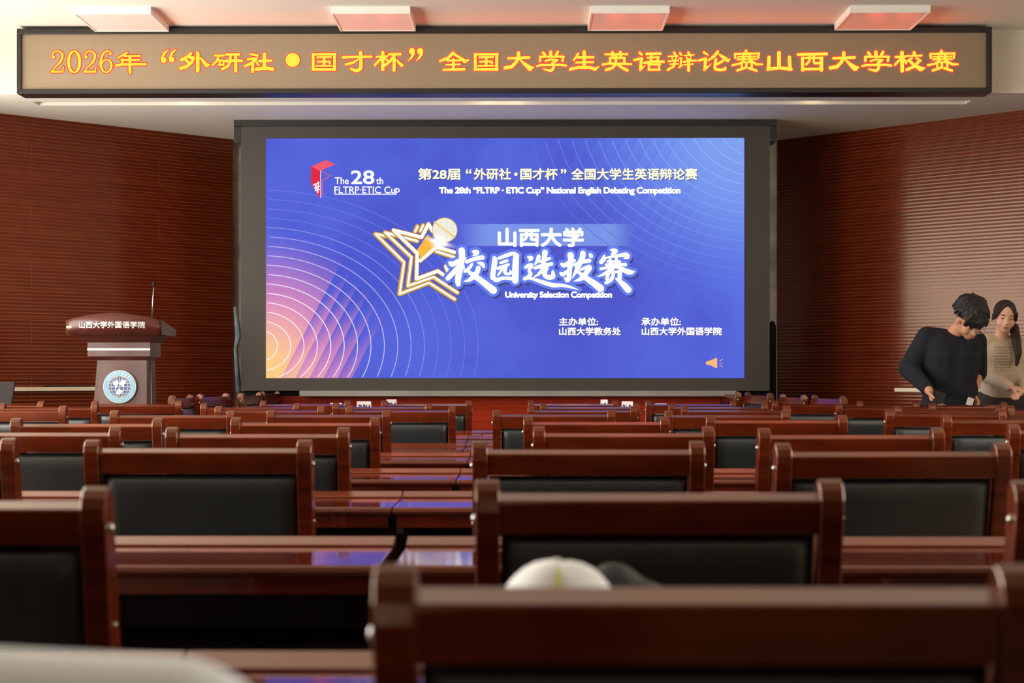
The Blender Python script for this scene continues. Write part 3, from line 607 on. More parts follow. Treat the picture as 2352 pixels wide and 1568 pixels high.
cal += [[(x + off, y, w_) for x, y, w_ in q] for q in [
 [(690, 255, 146), (698, 350, 126), (670, 560, 108), (650, 770, 108), (605, 825, 78), (548, 740, 14)], [(490, 450, 66), (545, 485, 100), (680, 410, 98), (780, 375, 66)], [(465, 655, 56), (510, 685, 86), (620, 620, 78), (740, 522, 12)], [(785, 470, 78), (950, 405, 88), (1110, 375, 98)], [(970, 215, 130), (955, 310, 126), (875, 480, 116), (800, 640, 76), (716, 792, 6)], [(1130, 235, 64), (1150, 268, 92), (1172, 290, 50)],
 [(920, 580, 56), (1000, 545, 76), (1110, 520, 108)], [(1120, 545, 112), (1030, 670, 116), (925, 785, 100), (768, 838, 12)], [(855, 625, 60), (1000, 740, 112), (1200, 875, 142), (1365, 1000, 165)],
 [(1590, 130, 30), (1695, 165, 120), (1610, 240, 40)], [(1452, 260, 40), (1430, 345, 108), (1380, 410, 96)], [(1480, 315, 40), (1700, 275, 62), (1930, 240, 98), (1975, 290, 96), (1900, 322, 34)], [(1520, 395, 50), (1800, 395, 54)], [(1490, 468, 62), (1700, 455, 50), (1920, 465, 84)], [(1370, 560, 66), (1600, 520, 64), (1820, 505, 70)], [(1580, 340, 62), (1600, 545, 64)], [(1720, 290, 66), (1735, 530, 66)], [(1640, 545, 100), (1480, 660, 82), (1290, 740, 14)], [(1790, 530, 80), (1950, 615, 116), (2050, 640, 104), (2130, 618, 24)],
 [(1545, 650, 80), (1510, 780, 84)], [(1560, 648, 54), (1780, 620, 62)], [(1800, 620, 100), (1795, 780, 92)], [(1660, 665, 70), (1610, 800, 84), (1490, 875, 76)], [(1720, 780, 50), (1860, 895, 122), (1990, 1030, 146)]]]
CAL = lambda lay, dx=0, dy=0: (lambda x, y: atY(1020 + (x + dx) / 9.8, 560 + (y + dy) / 9.8, YS - lay))
m = MB(); [brush(m, catmull(q, 3), 36, CAL(.0202, 52, 66)) for q in cal]; on_screen(m, 'slide_text', shade)
m = MB(); [brush(m, catmull(q, 3), 62, CAL(.0212)) for q in cal]; on_screen(m, 'slide_text', halo)
m = MB(); [brush(m, catmull(q, 3), 0, CAL(.0222)) for q in cal]; on_screen(m, 'slide_text', white)

# --- bits around the screen
p0 = atY(540, 905, YS - .05); p1 = atY(692, 905, YS - .05)
m = MB(); m.box(p0.x, p1.x, YS + .13, YS + .3, zc0, zc1 - .003, .012, seg=3); tag(m.build('black_cloth', M['black_cloth']), 'black cloth bundle under the left end of the big screen', 'cloth')
p0 = atY(1694, 905, YS - .05); p1 = atY(1782, 905, YS - .05)
m = MB(); m.box(p0.x, p1.x, YS + .13, YS + .3, zc0, zc1 - .003, .012, seg=3); tag(m.build('black_cloth', M['black_cloth']), 'black cloth bundle under the right end of the big screen', 'cloth')
m = MB(); q = [atY(540, 705, 13.7), atY(548, 770, 13.7), atY(541, 800, 13.7), atY(549, 900, 13.7)]; m.tube(q, [.014, .026, .016, .024], 10)
o = m.build('grey_cloth', M['grey_cloth']); tag(o, 'crumpled grey cloth hanging beside the left edge of the screen', 'cloth')
m = MB(); q0 = atY(1774, 745, 13.75); m.box(q0.x - .026, q0.x + .026, 13.7, 13.8, .0, q0.z, .015); m.ball((q0.x, 13.75, q0.z), (.024, .024, .03)); tag(m.build('dark_case', M['black_cloth']), 'dark upright case in the gap right of the big screen', 'case')
# thin black bar lying on the left ledge
dd = s1 - s0
m = MB(); m.box(s0 + dd * .45, s0 + dd * .95, 0.005, 0.04, zl, zl + .011, .002); o = m.build('black_bar', M['black_frame']); o.location = la; o.rotation_euler = (0, 0, lang); tag(o, 'thin black bar lying on the pale ledge left of the lectern', 'bar')

# ================================================================== LECTERN
YL = 12.0
M['lectern'] = wood('lectern_walnut', srgb(66, 26, 19), srgb(92, 40, 30), 0.36, grain=(1.5, 10, 10), coat=0.1)
lx = (atY(151, 740, YL).x + atY(371, 740, YL).x) / 2
lec = thing('lectern', (lx, YL, 0.0), 'dark brown wooden lectern with white lettering and round blue emblem', 'lectern')
def LP(px, py): v = atY(px, py, YL); return v.x - lx, v.z
# head: arched, gently convex front, top falling to the back
m = MB(); n = 24; x0, zt0 = LP(151, 736); x1, _ = LP(371, 736); zb = LP(151, 769)[1]; zp = LP(250, 719)[1]; zr = LP(404, 768)[1]
def arch(u): return zt0 + (zp - zt0) * (1 - (2 * u - 1) ** 2)
ring = []
for i in range(n + 1):
    u = i / n; x = x0 + (x1 - x0) * u; yf = -.05 * (1 - (2 * u - 1) ** 2)
    xb = x0 * 1.0 + (x1 - x0) * u
    ring.append([m.bm.verts.new(v) for v in ((x, yf, zb), (x, yf, arch(u)), (x, yf + .03, arch(u) + .002), (xb, .5, zb + .05 + (arch(u) - zt0) * .3), (xb, .5, zb))])
for r0, r1 in zip(ring, ring[1:]):
    for k_ in range(5): m.bm.faces.new((r0[k_], r1[k_], r1[(k_ + 1) % 5], r0[(k_ + 1) % 5])).smooth = k_ == 0
m.bm.faces.new(ring[0][::-1]); m.bm.faces.new(ring[-1]); m.build('head', M['lectern'], lec, wn=True)
def frustum(mb, xa0, xa1, ya0, ya1, za, xb0, xb1, yb0, yb1, zb_):
    A = [(xa0, ya0, za), (xa1, ya0, za), (xa1, ya1, za), (xa0, ya1, za)]; B = [(xb0, yb0, zb_), (xb1, yb0, zb_), (xb1, yb1, zb_), (xb0, yb1, zb_)]
    mb.poly(A[::-1]); mb.poly(B)
    for i in range(4): j = (i + 1) % 4; mb.poly([A[i], A[j], B[j], B[i]])
m = MB(); nx0, nz0 = LP(197, 786); nx1, nz1 = LP(341, 818); zt = LP(160, 769)[1]
frustum(m, nx0, nx1, .05, .45, nz0, x0 + .05, x1 - .05, .0, .48, zt); m.box(nx0, nx1, .05, .40, nz1, nz0)
cxa, cz = LP(217, 827); cxb, _ = LP(331, 827); frustum(m, cxa, cxb, .08, .36, cz, nx0 + .015, nx1 - .015, .06, .39, nz1); m.build('neck', M['lectern'], lec)
m = MB(); za_, zb_ = LP(200, 804)[1], LP(200, 799.6)[1]; m.box(nx0 - .001, nx1 + .001, .046, .06, za_, zb_); m.build('silver_strip', M['silver'], lec)
m = MB(); bx_0, bz = LP(209, 928); bx_1, _ = LP(332, 928); k2 = (cz - 0.0) / (cz - bz)
frustum(m, cxa + (bx_0 - cxa) * k2, cxb + (bx_1 - cxb) * k2, .05, .46, 0.0, cxa, cxb, .08, .36, cz); m.build('column', M['lectern'], lec)
m = MB(); m.tube([(cxb + .002, .2, cz), (cxb + (bx_1 - cxb) * k2 + .002, .24, .02)], .005, 6); m.build('side_trim', M['silver'], lec)
m = MB(); m.box(cxa - .12, cxb + .12, -.0, .5, 0, .1, .006); m.build('base', M['lectern'], lec)
def lec_text(body, px0, px1, py0, py1, yy, off, name, mat, par=lec):
    m = MB(); text_on(body, px0, px1, py0, py1, YL, m, off)
    for v in m.bm.verts:
        x = v.co.x - lx; u = (x - x0) / (x1 - x0); v.co = Vector((x, -.05 * (1 - (2 * u - 1) ** 2) - yy, v.co.z))
    return m.build(name, mat, par)
lec_text('山西大学外国语学院', 184, 335.5, 738, 754, .004, .5, 'lettering', M['paper'])['label'] = 'white raised lettering'
m = MB(); a_, b_ = LP(153.5, 753.5), LP(165.5, 748.5); m.poly([(a_[0], -.0115, a_[1]), (b_[0], -.0145, a_[1]), (b_[0], -.0145, b_[1]), (a_[0], -.0115, b_[1])]); m.build('yellow_sticker', M['sticker'], lec)
# round emblem on the column front
ex, ez = LP(271, 888); ey = .055; ER = 37.8 / F * YL
def disc(mb, r, y, n=64, c=(0, 0)): mb.poly([(ex + c[0] + r * math.cos(2 * PI * k_ / n), y, ez + c[1] + r * math.sin(2 * PI * k_ / n)) for k_ in range(n)])
m = MB()
pr = [(ex + ER * math.cos(2 * PI * k_ / 64), ez + ER * math.sin(2 * PI * k_ / 64)) for k_ in range(64)]; m.prism(pr, 'y', .045, .08); emb = m.build('emblem', pmat('emblem_rim', srgb(226, 232, 226), .4, .02), lec)
m = MB(); disc(m, ER * .965, .0440); m.build('emblem_ring', pmat('emblem_light_blue', srgb(128, 178, 208), .4, .02), emb)
m = MB(); disc(m, ER * .70, .0436); m.build('globe_rim', pmat('emblem_cream', srgb(204, 196, 168), .4, .02), emb)
m = MB(); disc(m, ER * .66, .0432); m.build('globe_sea', pmat('emblem_blue', srgb(44, 84, 160), .4, .03), emb)
m = MB(); RG = ER * .66
for k_ in (-.82, -.45, 0, .45, .82):
    brush(m, [(ex + RG * k_ * math.cos(t_), ez + RG * math.sin(t_), .0075) for t_ in [PI * (j / 16 - .5) for j in range(17)]], 0, lambda x, y: (x, .0428, y)) if False else None
def strip(mb, pts, wd, y):
    for (xa, za), (xb, zb2) in zip(pts, pts[1:]):
        L_ = math.hypot(xb - xa, zb2 - za) or 1; nx_, nz_ = -(zb2 - za) / L_ * wd / 2, (xb - xa) / L_ * wd / 2
        mb.poly([(xa + nx_, y, za + nz_), (xb + nx_, y, zb2 + nz_), (xb - nx_, y, zb2 - nz_), (xa - nx_, y, za - nz_)])
for k_ in (-.78, -.4, 0, .4, .78): strip(m, [(ex + RG * k_ * math.cos(t_), ez + RG * math.sin(t_)) for t_ in [PI * (j / 16 - .5) for j in range(17)]], .0045, .0428)
for k_ in (-.62, -.32, 0, .32, .62): h_ = RG * math.sqrt(1 - k_ * k_); strip(m, [(ex - h_, ez + RG * k_), (ex + h_, ez + RG * k_)], .0045, .0428)
m.build('globe_grid', bpy.data.materials['emblem_cream'], emb)
m = MB()
for blob in ([(-.38, .30), (-.1, .36), (-.04, .2), (-.12, .1), (-.16, -.08), (-.26, -.12), (-.24, .06), (-.36, .12)], [(0, .22), (.14, .38), (.4, .34), (.36, .2), (.28, .16), (.26, -.02), (.1, .08), (.02, .1)], [(-.2, -.3), (-.04, -.1), (.12, -.2), (.22, -.3), (.08, -.36), (-.06, -.46), (-.14, -.44)]):
    m.poly([(ex + ER * 1.05 * a, .0424, ez + ER * 1.05 * b) for a, b in blob])
m.build('globe_land', M['paper'], emb)
m = MB()
def arc_text(body, a0_, a1_, rad, size, flip):
    for i, ch in enumerate(body):
        if ch == ' ': continue
        me = text_mesh(ch, .01); aa = a0_ + (a1_ - a0_) * (i / (len(body) - 1)); xs = [v.co.x for v in me.vertices]
        if not xs: continue
        cx_ = (min(xs) + max(xs)) / 2; ro = aa - PI / 2 if not flip else aa + PI / 2
        vs = []
        for v in me.vertices:
            a, b = (v.co.x - cx_) * size, (v.co.y - .38) * size
            vs.append(m.bm.verts.new((ex + rad * math.cos(aa) + a * math.cos(ro) - b * math.sin(ro), .0424, ez + rad * math.sin(aa) + a * math.sin(ro) + b * math.cos(ro))))
        for p in me.polygons:
            try: m.bm.faces.new([vs[q_] for q_ in p.vertices])
            except ValueError: pass
arc_text('山西大学外国语学院', math.radians(148), math.radians(32), ER * .83, .020, False)
arc_text('SCHOOL OF FOREIGN LANGUAGES SHANXI UNIVERSITY', math.radians(188), math.radians(352), ER * .83, .011, True)
m.build('emblem_text', pmat('emblem_white', srgb(206, 228, 240), .4, .02), emb)
# gooseneck microphone on the lectern
mt = at(353, 652.5, 12.25); mbp = at(349, 733, 12.25)
mic = thing('microphone', mbp, 'thin black gooseneck microphone standing on the lectern', 'microphone'); rel = mt - mbp
m = MB(); m.tube([(0, 0, -.02), (0, 0, .012)], .018, 12); m.build('socket', M['black_frame'], mic)
m = MB(); m.tube([(0, 0, 0), rel * .5 + Vector((-.001, 0, 0)), rel - Vector((0, 0, .01))], .004, 8); m.build('gooseneck', M['silver'], mic)
m = MB(); m.ball(rel, (.014, .014, .021), 14, 10); m.build('foam_head', M['black_cloth'], mic)

# ================================================================== CHAIR
CW = .29; PW = .038
chair0 = bpy.data.objects.new('wooden_chair', None); C.objects.link(chair0); chair0['category'] = 'chair'
near = [(.060, 0), (.096, .46), (.041, .766), (.006, .950), (.006, .968), (.011, .984), (.021, .995), (.034, 1.0), (.047, .995), (.056, .982), (.060, .962), (.066, .93), (.100, .766), (.150, .46), (.112, 0)]
for sx in (-1, 1):
    m = MB(); xa, xb = (-CW, -CW + PW) if sx < 0 else (CW - PW, CW)
    m.prism([(y, z) for y, z in near], 'x', xa, xb, .0035, smooth=False, seg=3); post = m.build('back_post', M['chair_wood'], chair0); posts = posts + [post] if sx > 0 else [post]
lean = math.radians(9.9)
def yat(z): return .041 + (.766 - z) * .1905 if z > .766 else .041 + (.766 - z) * .18   # near face of the posts
def slab(z0, z1, inset, th, x, cham):
    """leaning rail between the posts with a broad chamfer on its near upper edge"""
    y0, y1 = yat(z0) + inset, yat(z1) + inset
    prof = [(y0, z0), (yat(z1 - cham) + inset, z1 - cham), (y1 + cham * .9, z1), (y1 + th, z1), (y0 + th, z0)]
    m = MB(); m.prism(prof, 'x', -x, x); return m
y0_, y1_ = yat(.914) + .006, yat(.966) + .006
m = MB(); m.prism([(y0_, .914), (y1_ + .001, .962), (y1_ + .001, .9655), (y1_ + .003, .968), (y1_ + .047, .9765), (y1_ + .050, .9755), (y0_ + .050, .914)], 'x', -CW + PW, CW - PW); m.build('top_rail', M['chair_wood'], chair0)
slab(.545, .590, .012, .026, CW - PW, .004).build('lower_rail', M['chair_wood'], chair0)
# leather pad: pillowed grid, both faces
m = MB(); gx, gz = 40, 32; xw = CW - PW - .003; za, zb = .592, .911
def pad(u, v, back):
    e = min(1, min(u, 1 - u) * 11) ; h = min(1, min(v, 1 - v) * 6); s_ = math.sqrt(max(0, 1 - (1 - e) ** 2)) * math.sqrt(max(0, 1 - (1 - h) ** 2))
    z = za + (zb - za) * v; x = -xw + 2 * xw * u
    return Vector((x, yat(z) + .031 - (.026 * s_ if not back else -.004 - .02 * s_), z))
for back in (0, 1):
    grid = [[m.bm.verts.new(pad(i / gx, j / gz, back)) for i in range(gx + 1)] for j in range(gz + 1)]
    for j in range(gz):
        for i in range(gx):
            q = (grid[j][i], grid[j][i + 1], grid[j + 1][i + 1], grid[j + 1][i]); f = m.bm.faces.new(q if not back else q[::-1]); f.smooth = True
m.build('back_pad', M['leather'], chair0)
m = MB(); m.box(-.26, .26, .12, .47, .42, .475, .02, seg=3); m.build('seat', M['leather'], chair0)
m = MB(); m.box(-.27, .27, .13, .46, .37, .425, .004); m.build('seat_frame', M['chair_wood'], chair0)
for sx in (-1, 1):
    m = MB(); x = sx * .255; m.box(x - .02, x + .02, .42, .46, 0, .40, .004); m.build('front_leg', M['chair_wood'], chair0)
    for z, r in ((.938, .008), (.79, .0045)):
        m = MB(); m.ball((sx * CW, yat(z) + .028, z), (r * .75, r, r), 12, 8); m.build('bolt', M['bolt'], posts[0 if sx < 0 else 1])

# every chair: (left px or None, right px or None, row, camera depth, turn in degrees)
ROWS = {
 1: [(850, 2413, 1.412, 0)],
 2: [(None, 240, 2.42, 0), (1093, 1943, 2.585, 1.5), (2338, None, 2.56, 0)],
 3: [(None, 30, 4.32, 0), (187, 715.6, 4.19, 0), (1085, 1619.5, 4.11, 0), (1782, 2334, 4.0, 4)],
 4: [(None, 275, 5.33, 0), (375.5, 803, 5.2, 0), (1224, 1642.8, 5.28, 0), (1744.6, 2173, 5.12, 2), (2321, None, 5.55, 0)],
 5: [(16.6, 374.4, 6.3, 0), (525.5, 873.8, 6.42, 0), (1199, 1542, 6.55, 0), (1623.6, 1947.6, 6.78, 0), (2168, None, 6.85, 0)],
 6: [(246, 542, 7.66, 0), (608.5, 899, 7.74, 0), (1130, 1415, 7.8, 0), (1527, 1815, 7.68, 0), (2037, 2313, 7.95, 0)],
 7: [(None, 150, 8.85, 0), (490.5, 746, 8.72, 0), (793, 1046.6, 8.72, 0), (1211.6, 1465.5, 8.72, 0), (1566, 1817, 8.78, 0), (2057.6, 2304, 8.84, 0), (2317, None, 8.9, 0)],
 8: [(None, 222.6, 9.62, 0), (454.7, 692, 9.62, 0), (759, 995.6, 9.62, 0), (1238, 1473, 9.62, 0), (1535, 1767.5, 9.63, 0), (1921, 2152, 9.6, 0)],
 9: [(None, 99, 10.45, 0), (210, 414.6, 10.6, 0), (598, 802, 10.6, 0), (877, 1082, 10.6, 0), (1215, 1419, 10.65, 0), (1486, 1690, 10.6, 0), (1776.5, 1982, 10.55, 0), (2099, 2316, 10.2, 0)],
}
ORD = ['nearest', 'second', 'third', 'fourth', 'fifth', 'sixth', 'seventh', 'eighth', 'ninth']
def nth(i, n):
    if n == 1: return 'only chair'
    if i == 0: return 'leftmost'
    if i == n - 1: return 'rightmost'
    return {1: 'second from left', 2: 'third from left', 3: 'fourth from left', 4: 'fifth from left', 5: 'sixth from left', 6: 'seventh from left'}[i]
first = True
for row, lst in ROWS.items():
    for i, (L_, R_, d, yaw) in enumerate(lst):
        if L_ is not None and R_ is not None: xm = (L_ + R_) / 2
        elif R_ is not None: xm = R_ - CW * F / d
        else: xm = L_ + CW * F / d
        p = at(xm, HY, d)
        lab = 'mahogany chair with black padded back, %s in the %s row from the camera' % (nth(i, len(lst)), ORD[row - 1])
        if row == 1: lab = 'blurred mahogany chair nearest the camera, filling the bottom right corner'
        loc, rz = (p.x, p.y, 0), math.radians(yaw)
        if first: chair0.location = loc; chair0.rotation_euler = (0, 0, rz); tag(chair0, lab, 'chair', 'rows of mahogany chairs'); first = False
        else: dup(chair0, loc, rz, lab, 'rows of mahogany chairs')
# chairs of the two debating teams, turned towards each other on the dais
for px, dd_, turn, py, lab in ((406, 11.37, -91, 906, 'debaters chair beside the lectern, leftmost of the four turned ones at left'), (480, 11.97, -99, 903, 'debaters chair turned inwards, second of the four at left of the stage'),
                         (565, 12.55, -95, 900.5, 'debaters chair turned inwards, third of the four at left of the stage'), (611, 13.12, -94, 897.5, 'debaters chair turned inwards below the screen corner, rightmost of four at left'),
                         (1688, 13.12, 95, 898, 'debaters chair turned inwards below the screen corner, leftmost of four at right'), (1752, 12.56, 100, 900.5, 'debaters chair turned inwards, second of the four at right of the stage'),
                         (1832, 11.98, 97, 904.5, 'debaters chair turned inwards, third of the four at right of the stage'), (1914, 11.4, 100, 907, 'debaters chair turned inwards, rightmost of the four at right of the stage')):
    p = at(px, HY, dd_); dup(chair0, (p.x, p.y, 0), math.radians(turn), lab, 'debaters chairs turned inwards').scale = (1, 1, EYE - (py - HY) * dd_ / F)

# ================================================================== DESKS
DW = 1.376
desk0 = bpy.data.objects.new('long_desk', None); C.objects.link(desk0); desk0['category'] = 'desk'
h = DW / 2 - .002
m = MB(); r_ = .012
prof = [(-.205, .776), (-.209, .783), (-.205, .791), (-.197, .795), (.205, .795), (.205, .770), (-.197, .770)]
m.prism(prof, 'x', -h, h, .002); m.build('desktop', M['desk_wood'], desk0)
m = MB(); m.prism([(.148, .795), (.148, .7985), (.150, .7997), (.199, .811), (.203, .8118), (.205, .810), (.205, .795)], 'x', -h, h, .001); m.build('raised_ledge', M['ledge_wood'], desk0)
m = MB(); m.box(-h + .012, h - .012, -.195, -.178, .738, .770); m.build('apron', M['desk_wood'], desk0)
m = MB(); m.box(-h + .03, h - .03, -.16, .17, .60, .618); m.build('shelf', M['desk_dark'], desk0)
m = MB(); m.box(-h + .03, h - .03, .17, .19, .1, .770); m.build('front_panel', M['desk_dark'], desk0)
for sx in (-1, 1):
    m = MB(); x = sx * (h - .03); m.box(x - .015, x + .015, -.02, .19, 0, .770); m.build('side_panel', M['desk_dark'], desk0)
DESKS = [('nearest', 2.12, 430, (-1, 0)), ('second', 3.62, 923, (-1, 0)), ('third', 5.03, 926, (-1, 0, 1)), ('fourth', 6.25, 1058, (-2, -1, 0, 1)), ('fifth', 7.53, 1081, (-2, -1, 0, 1)), ('sixth', 8.57, 1070, (-2, -1, 0, 1)), ('seventh', 9.5, 1075, (-2, -1, 0)), ('eighth', 10.5, 1109, (-1, 0))]
first = True
for nm, dfar, px, ks in DESKS:
    for k_ in ks:
        j = at(px, HY, dfar); x = j.x + (k_ + .5) * DW + (.012 if (nm == 'second' and k_ == 0) else -.012 if nm == 'second' else 0)
        lab = 'glossy mahogany desk %s the seam in the %s desk row from the camera' % ({-2: 'far left of', -1: 'left of', 0: 'right of', 1: 'far right of'}[k_], nm)
        loc = (x, j.y - .205, 0)
        if first: desk0.location = loc; tag(desk0, lab, 'desk', 'rows of long mahogany desks'); first = False
        else: dup(desk0, loc, 0, lab, 'rows of long mahogany desks')
# the photographer's own desk, which carries the white bag
dup(desk0, (-.55, .92, 0), 0, 'long glossy mahogany desk under the blurred white bag at bottom left', 'rows of long mahogany desks')
# two debating tables standing lengthwise between the teams
for sx, lab in ((-1, 'debating table with name cards left of the centre gap'), (1, 'debating table with name cards right of the centre gap')):
    dup(desk0, (-1.05 if sx < 0 else .87, 11.95, 0), math.radians(-sx * 80), lab, 'debating tables at the front').location.z = 0

# name cards (tent cards) on them
def tent(px, pytop, d, wd, turn, txt, lab, hgt):
    top = at(px, pytop, d); t = thing('name_card', (top.x, top.y, top.z - hgt), lab, 'name card', 'folded name cards on the debating tables', math.radians(turn))
    m = MB(); s_ = .045
    for sg_ in (-1, 1):
        q = [(-wd / 2, sg_ * s_, 0), (wd / 2, sg_ * s_, 0), (wd / 2, sg_ * .001, hgt), (-wd / 2, sg_ * .001, hgt)]
        m.poly(q); m.poly([(x, y - sg_ * .0012, z) for x, y, z in q][::-1])
    m.build('folded_card', M['paper'], t)
    if txt:
        me = text_mesh(txt, .02); mm = MB(); xs = [v.co.x for v in me.vertices]; ys = [v.co.y for v in me.vertices]
        vs = []
        for v in me.vertices:
            u = (v.co.x - min(xs)) / (max(xs) - min(xs)) - .5; f_ = (v.co.y - min(ys)) / (max(ys) - min(ys)); z = hgt * (.46 + .42 * f_)
            vs.append(mm.bm.verts.new((u * wd * .8, -s_ + (s_ - .001) * z / hgt - .0012, z)))
        for p in me.polygons: mm.bm.faces.new([vs[q_] for q_ in p.vertices])
        mm.build('lettering', M['ink'], t); bpy.data.meshes.remove(me)
def hg(py, d): return EYE - (py - HY) * d / F - .7955
for px_, py_, d_, wd_, tn_, tx_, lab_ in (
    (836, 921.5, 11.62, .10, 14, 'DPM', 'tall folded white name card, nearer of the two left of centre'), (899, 917, 12.2, .075, 16, 'PM', 'folded white name card, right one of the two left of centre'),
    (1388, 917.5, 12.2, .055, -22, 'LO', 'folded white name card, left one of the two right of centre'), (1441, 921.5, 11.62, .08, -16, 'DLO', 'folded white name card, nearer of the two right of centre'),
    (772, 925.5, 11.9, .085, 5, '', 'white card showing just above a chair rail left of the name cards'), (1518, 926.5, 11.75, .08, -5, '', 'white card showing just above a chair rail right of the name cards')):
    tent(px_, py_, d_, wd_, tn_, tx_, lab_, hg(py_, d_))
# dark slanted monitor at the far left
p = at(14, 877, 11.2)
M['monitor'] = pmat('matt_dark_plastic', srgb(40, 30, 30), .7, .1, 5)
mo = thing('monitor', (p.x, p.y, 0.7965), 'dark slanted monitor cut off by the left edge of the photo', 'monitor', None, 0)
m = MB(); hh = p.z - .7965; m.prism([(-.26, .03), (.02, .03), (.062, hh), (-.22, hh)], 'y', -.012, .012, .003); m.build('panel', M['monitor'], mo)
m = MB(); m.box(-.2, .0, -.05, .07, 0, .03, .004); m.build('foot', M['black_frame'], mo)
dup(desk0, (p.x - .35, p.y + .04, 0), 0, 'long mahogany desk under the dark monitor at the left edge', 'rows of long mahogany desks')

# ================================================================== CAP AND BAG on the nearest desk
M['white_cap'] = pmat('white_cotton', srgb(246, 249, 255), .85, .03, 6, bump=.05, bscale=90)
M['bag'] = pmat('charcoal_nylon', srgb(40, 44, 48), .6, .2, 8, bump=.15, bscale=40)
pb = at(1300, HY, 1.92)
m = MB(); c0 = Vector((pb.x, pb.y, .797))
for dx, dy, r, hh_ in ((-.05, .09, .05, .052), (0, .092, .055, .066), (.06, .09, .05, .071), (.1, .085, .042, .06), (-.03, -.03, .05, .03), (.03, -.03, .05, .03)): m.ball(c0 + Vector((dx, dy, hh_)), (r, .05, hh_), 16, 10)
me = remeshed(m, .008, 8); bg = mesh_obj('backpack', me, M['bag']); tag(bg, 'small charcoal bag on the nearest desk under the white cap', 'bag')
zz = EYE - (1275 - HY) * 1.9 / F
capt = thing('baseball_cap', (pb.x - .012, pb.y - .075, zz - .1), 'white cap with a pale yellow mark, showing above the nearest chair back', 'cap')
m = MB(); nn = 28
def dome(i, j, k=1.0):
    a = 2 * PI * i / nn; t_ = (PI / 2) * j / 10; r = math.cos(t_) ** .8
    return Vector((.077 * k * r * math.cos(a), .088 * k * r * math.sin(a), .1 * k * math.sin(t_) + .004 * math.sin(3 * a + 1) * r))
for kk in (1.0, .965):
    rows = [[m.bm.verts.new(dome(i, j, kk)) for i in range(nn)] for j in range(10)]; tp = m.bm.verts.new(dome(0, 10, kk))
    for j in range(9):
        for i in range(nn): m.bm.faces.new((rows[j][i], rows[j][(i + 1) % nn], rows[j + 1][(i + 1) % nn], rows[j + 1][i])).smooth = True
    for i in range(nn): m.bm.faces.new((rows[9][i], rows[9][(i + 1) % nn], tp)).smooth = True
m.build('crown', M['white_cap'], capt)
m = MB(); top_, bot_ = [], []
for i in range(17):
    a = PI * i / 16; ca, sa = math.cos(a), math.sin(a)
    top_.append(((.077 * ca, .088 * .2 + .07 * sa, .004), (.07 * ca, .06 + .11 * sa, -.006 - .012 * abs(ca))))
for (a, b), (c, d) in zip(top_, top_[1:]): m.poly([a, b, d, c], True); m.poly([(x, y, z - .004) for x, y, z in (c, d, b, a)], True)
m.build('brim', M['white_cap'], capt)
m = MB(); m.ball((0, 0, .1), (.006, .006, .003), 10, 6); m.build('button', M['white_cap'], capt)
m = MB()
for j in range(3, 8):
    q = []
    for (jj, da_) in ((j, -.07), (j, .07), (j + 1, .07), (j + 1, -.07)):
        v = dome(0, jj); r = math.hypot(v.x, v.y); a = -PI / 2 + da_; t_ = (PI / 2) * jj / 10; rr = math.cos(t_) ** .8
        q.append((.0783 * rr * math.cos(a), -abs(.0893 * rr * math.sin(a)), .1 * math.sin(t_) + .0012))
    m.poly(q)
m.build('yellow_mark', pmat('pale_yellow_thread', srgb(236, 240, 150), .7, .05), capt)
# white bag, far out of focus, bottom left corner
M['white_bag'] = pmat('white_canvas', srgb(240, 246, 255), .85, .03, 5, bump=.2, bscale=14)
zw = EYE - (1478 - HY) * .9 / F; pa, pb_ = at(-150, HY, .9), at(385, HY, .9)
m = MB(); m.capsule((pa.x, pa.y, zw - .068), .068, (pb_.x, pb_.y, zw - .074), .068, 16)
m.capsule((pa.x, pa.y, .796 + .078), .078, (pb_.x, pb_.y, .796 + .078), .078, 16); m.capsule((pa.x, pa.y, .93), .074, (pb_.x, pb_.y, .93), .074, 16)
me = remeshed(m, .008, 14); bg = mesh_obj('canvas_bag', me, M['white_bag']); tag(bg, 'white cloth bag far out of focus in the bottom left corner', 'bag')

# ================================================================== PEOPLE
M['skin'] = pmat('skin', srgb(206, 148, 116), .5, .06, 9)
M['skin_f'] = pmat('fair_skin', srgb(226, 176, 152), .5, .05, 9)
M['hair'] = pmat('black_hair', srgb(24, 23, 25), .55, .4, 40, bump=.5, bscale=90)
M['hair_f'] = pmat('dark_brown_hair', srgb(44, 26, 24), .5, .3, 30, bump=.5, bscale=90)
M['navy'] = pmat('navy_knit', srgb(19, 23, 34), .9, .2, 20, bump=.9, bscale=9)
M['black_trousers'] = pmat('black_trousers', srgb(24, 24, 27), .85, .2, 10)
M['grey_trousers'] = pmat('charcoal_trousers', srgb(58, 50, 50), .85, .2, 10)
M['shoe'] = pmat('dark_shoe', srgb(30, 28, 28), .5, .2, 10)
M['lips'] = pmat('lips', srgb(176, 92, 92), .4, .05); M['eye'] = pmat('dark_eye', srgb(38, 26, 24), .3, .05)
M['brow'] = pmat('eyebrow', srgb(58, 42, 38), .8, .05)
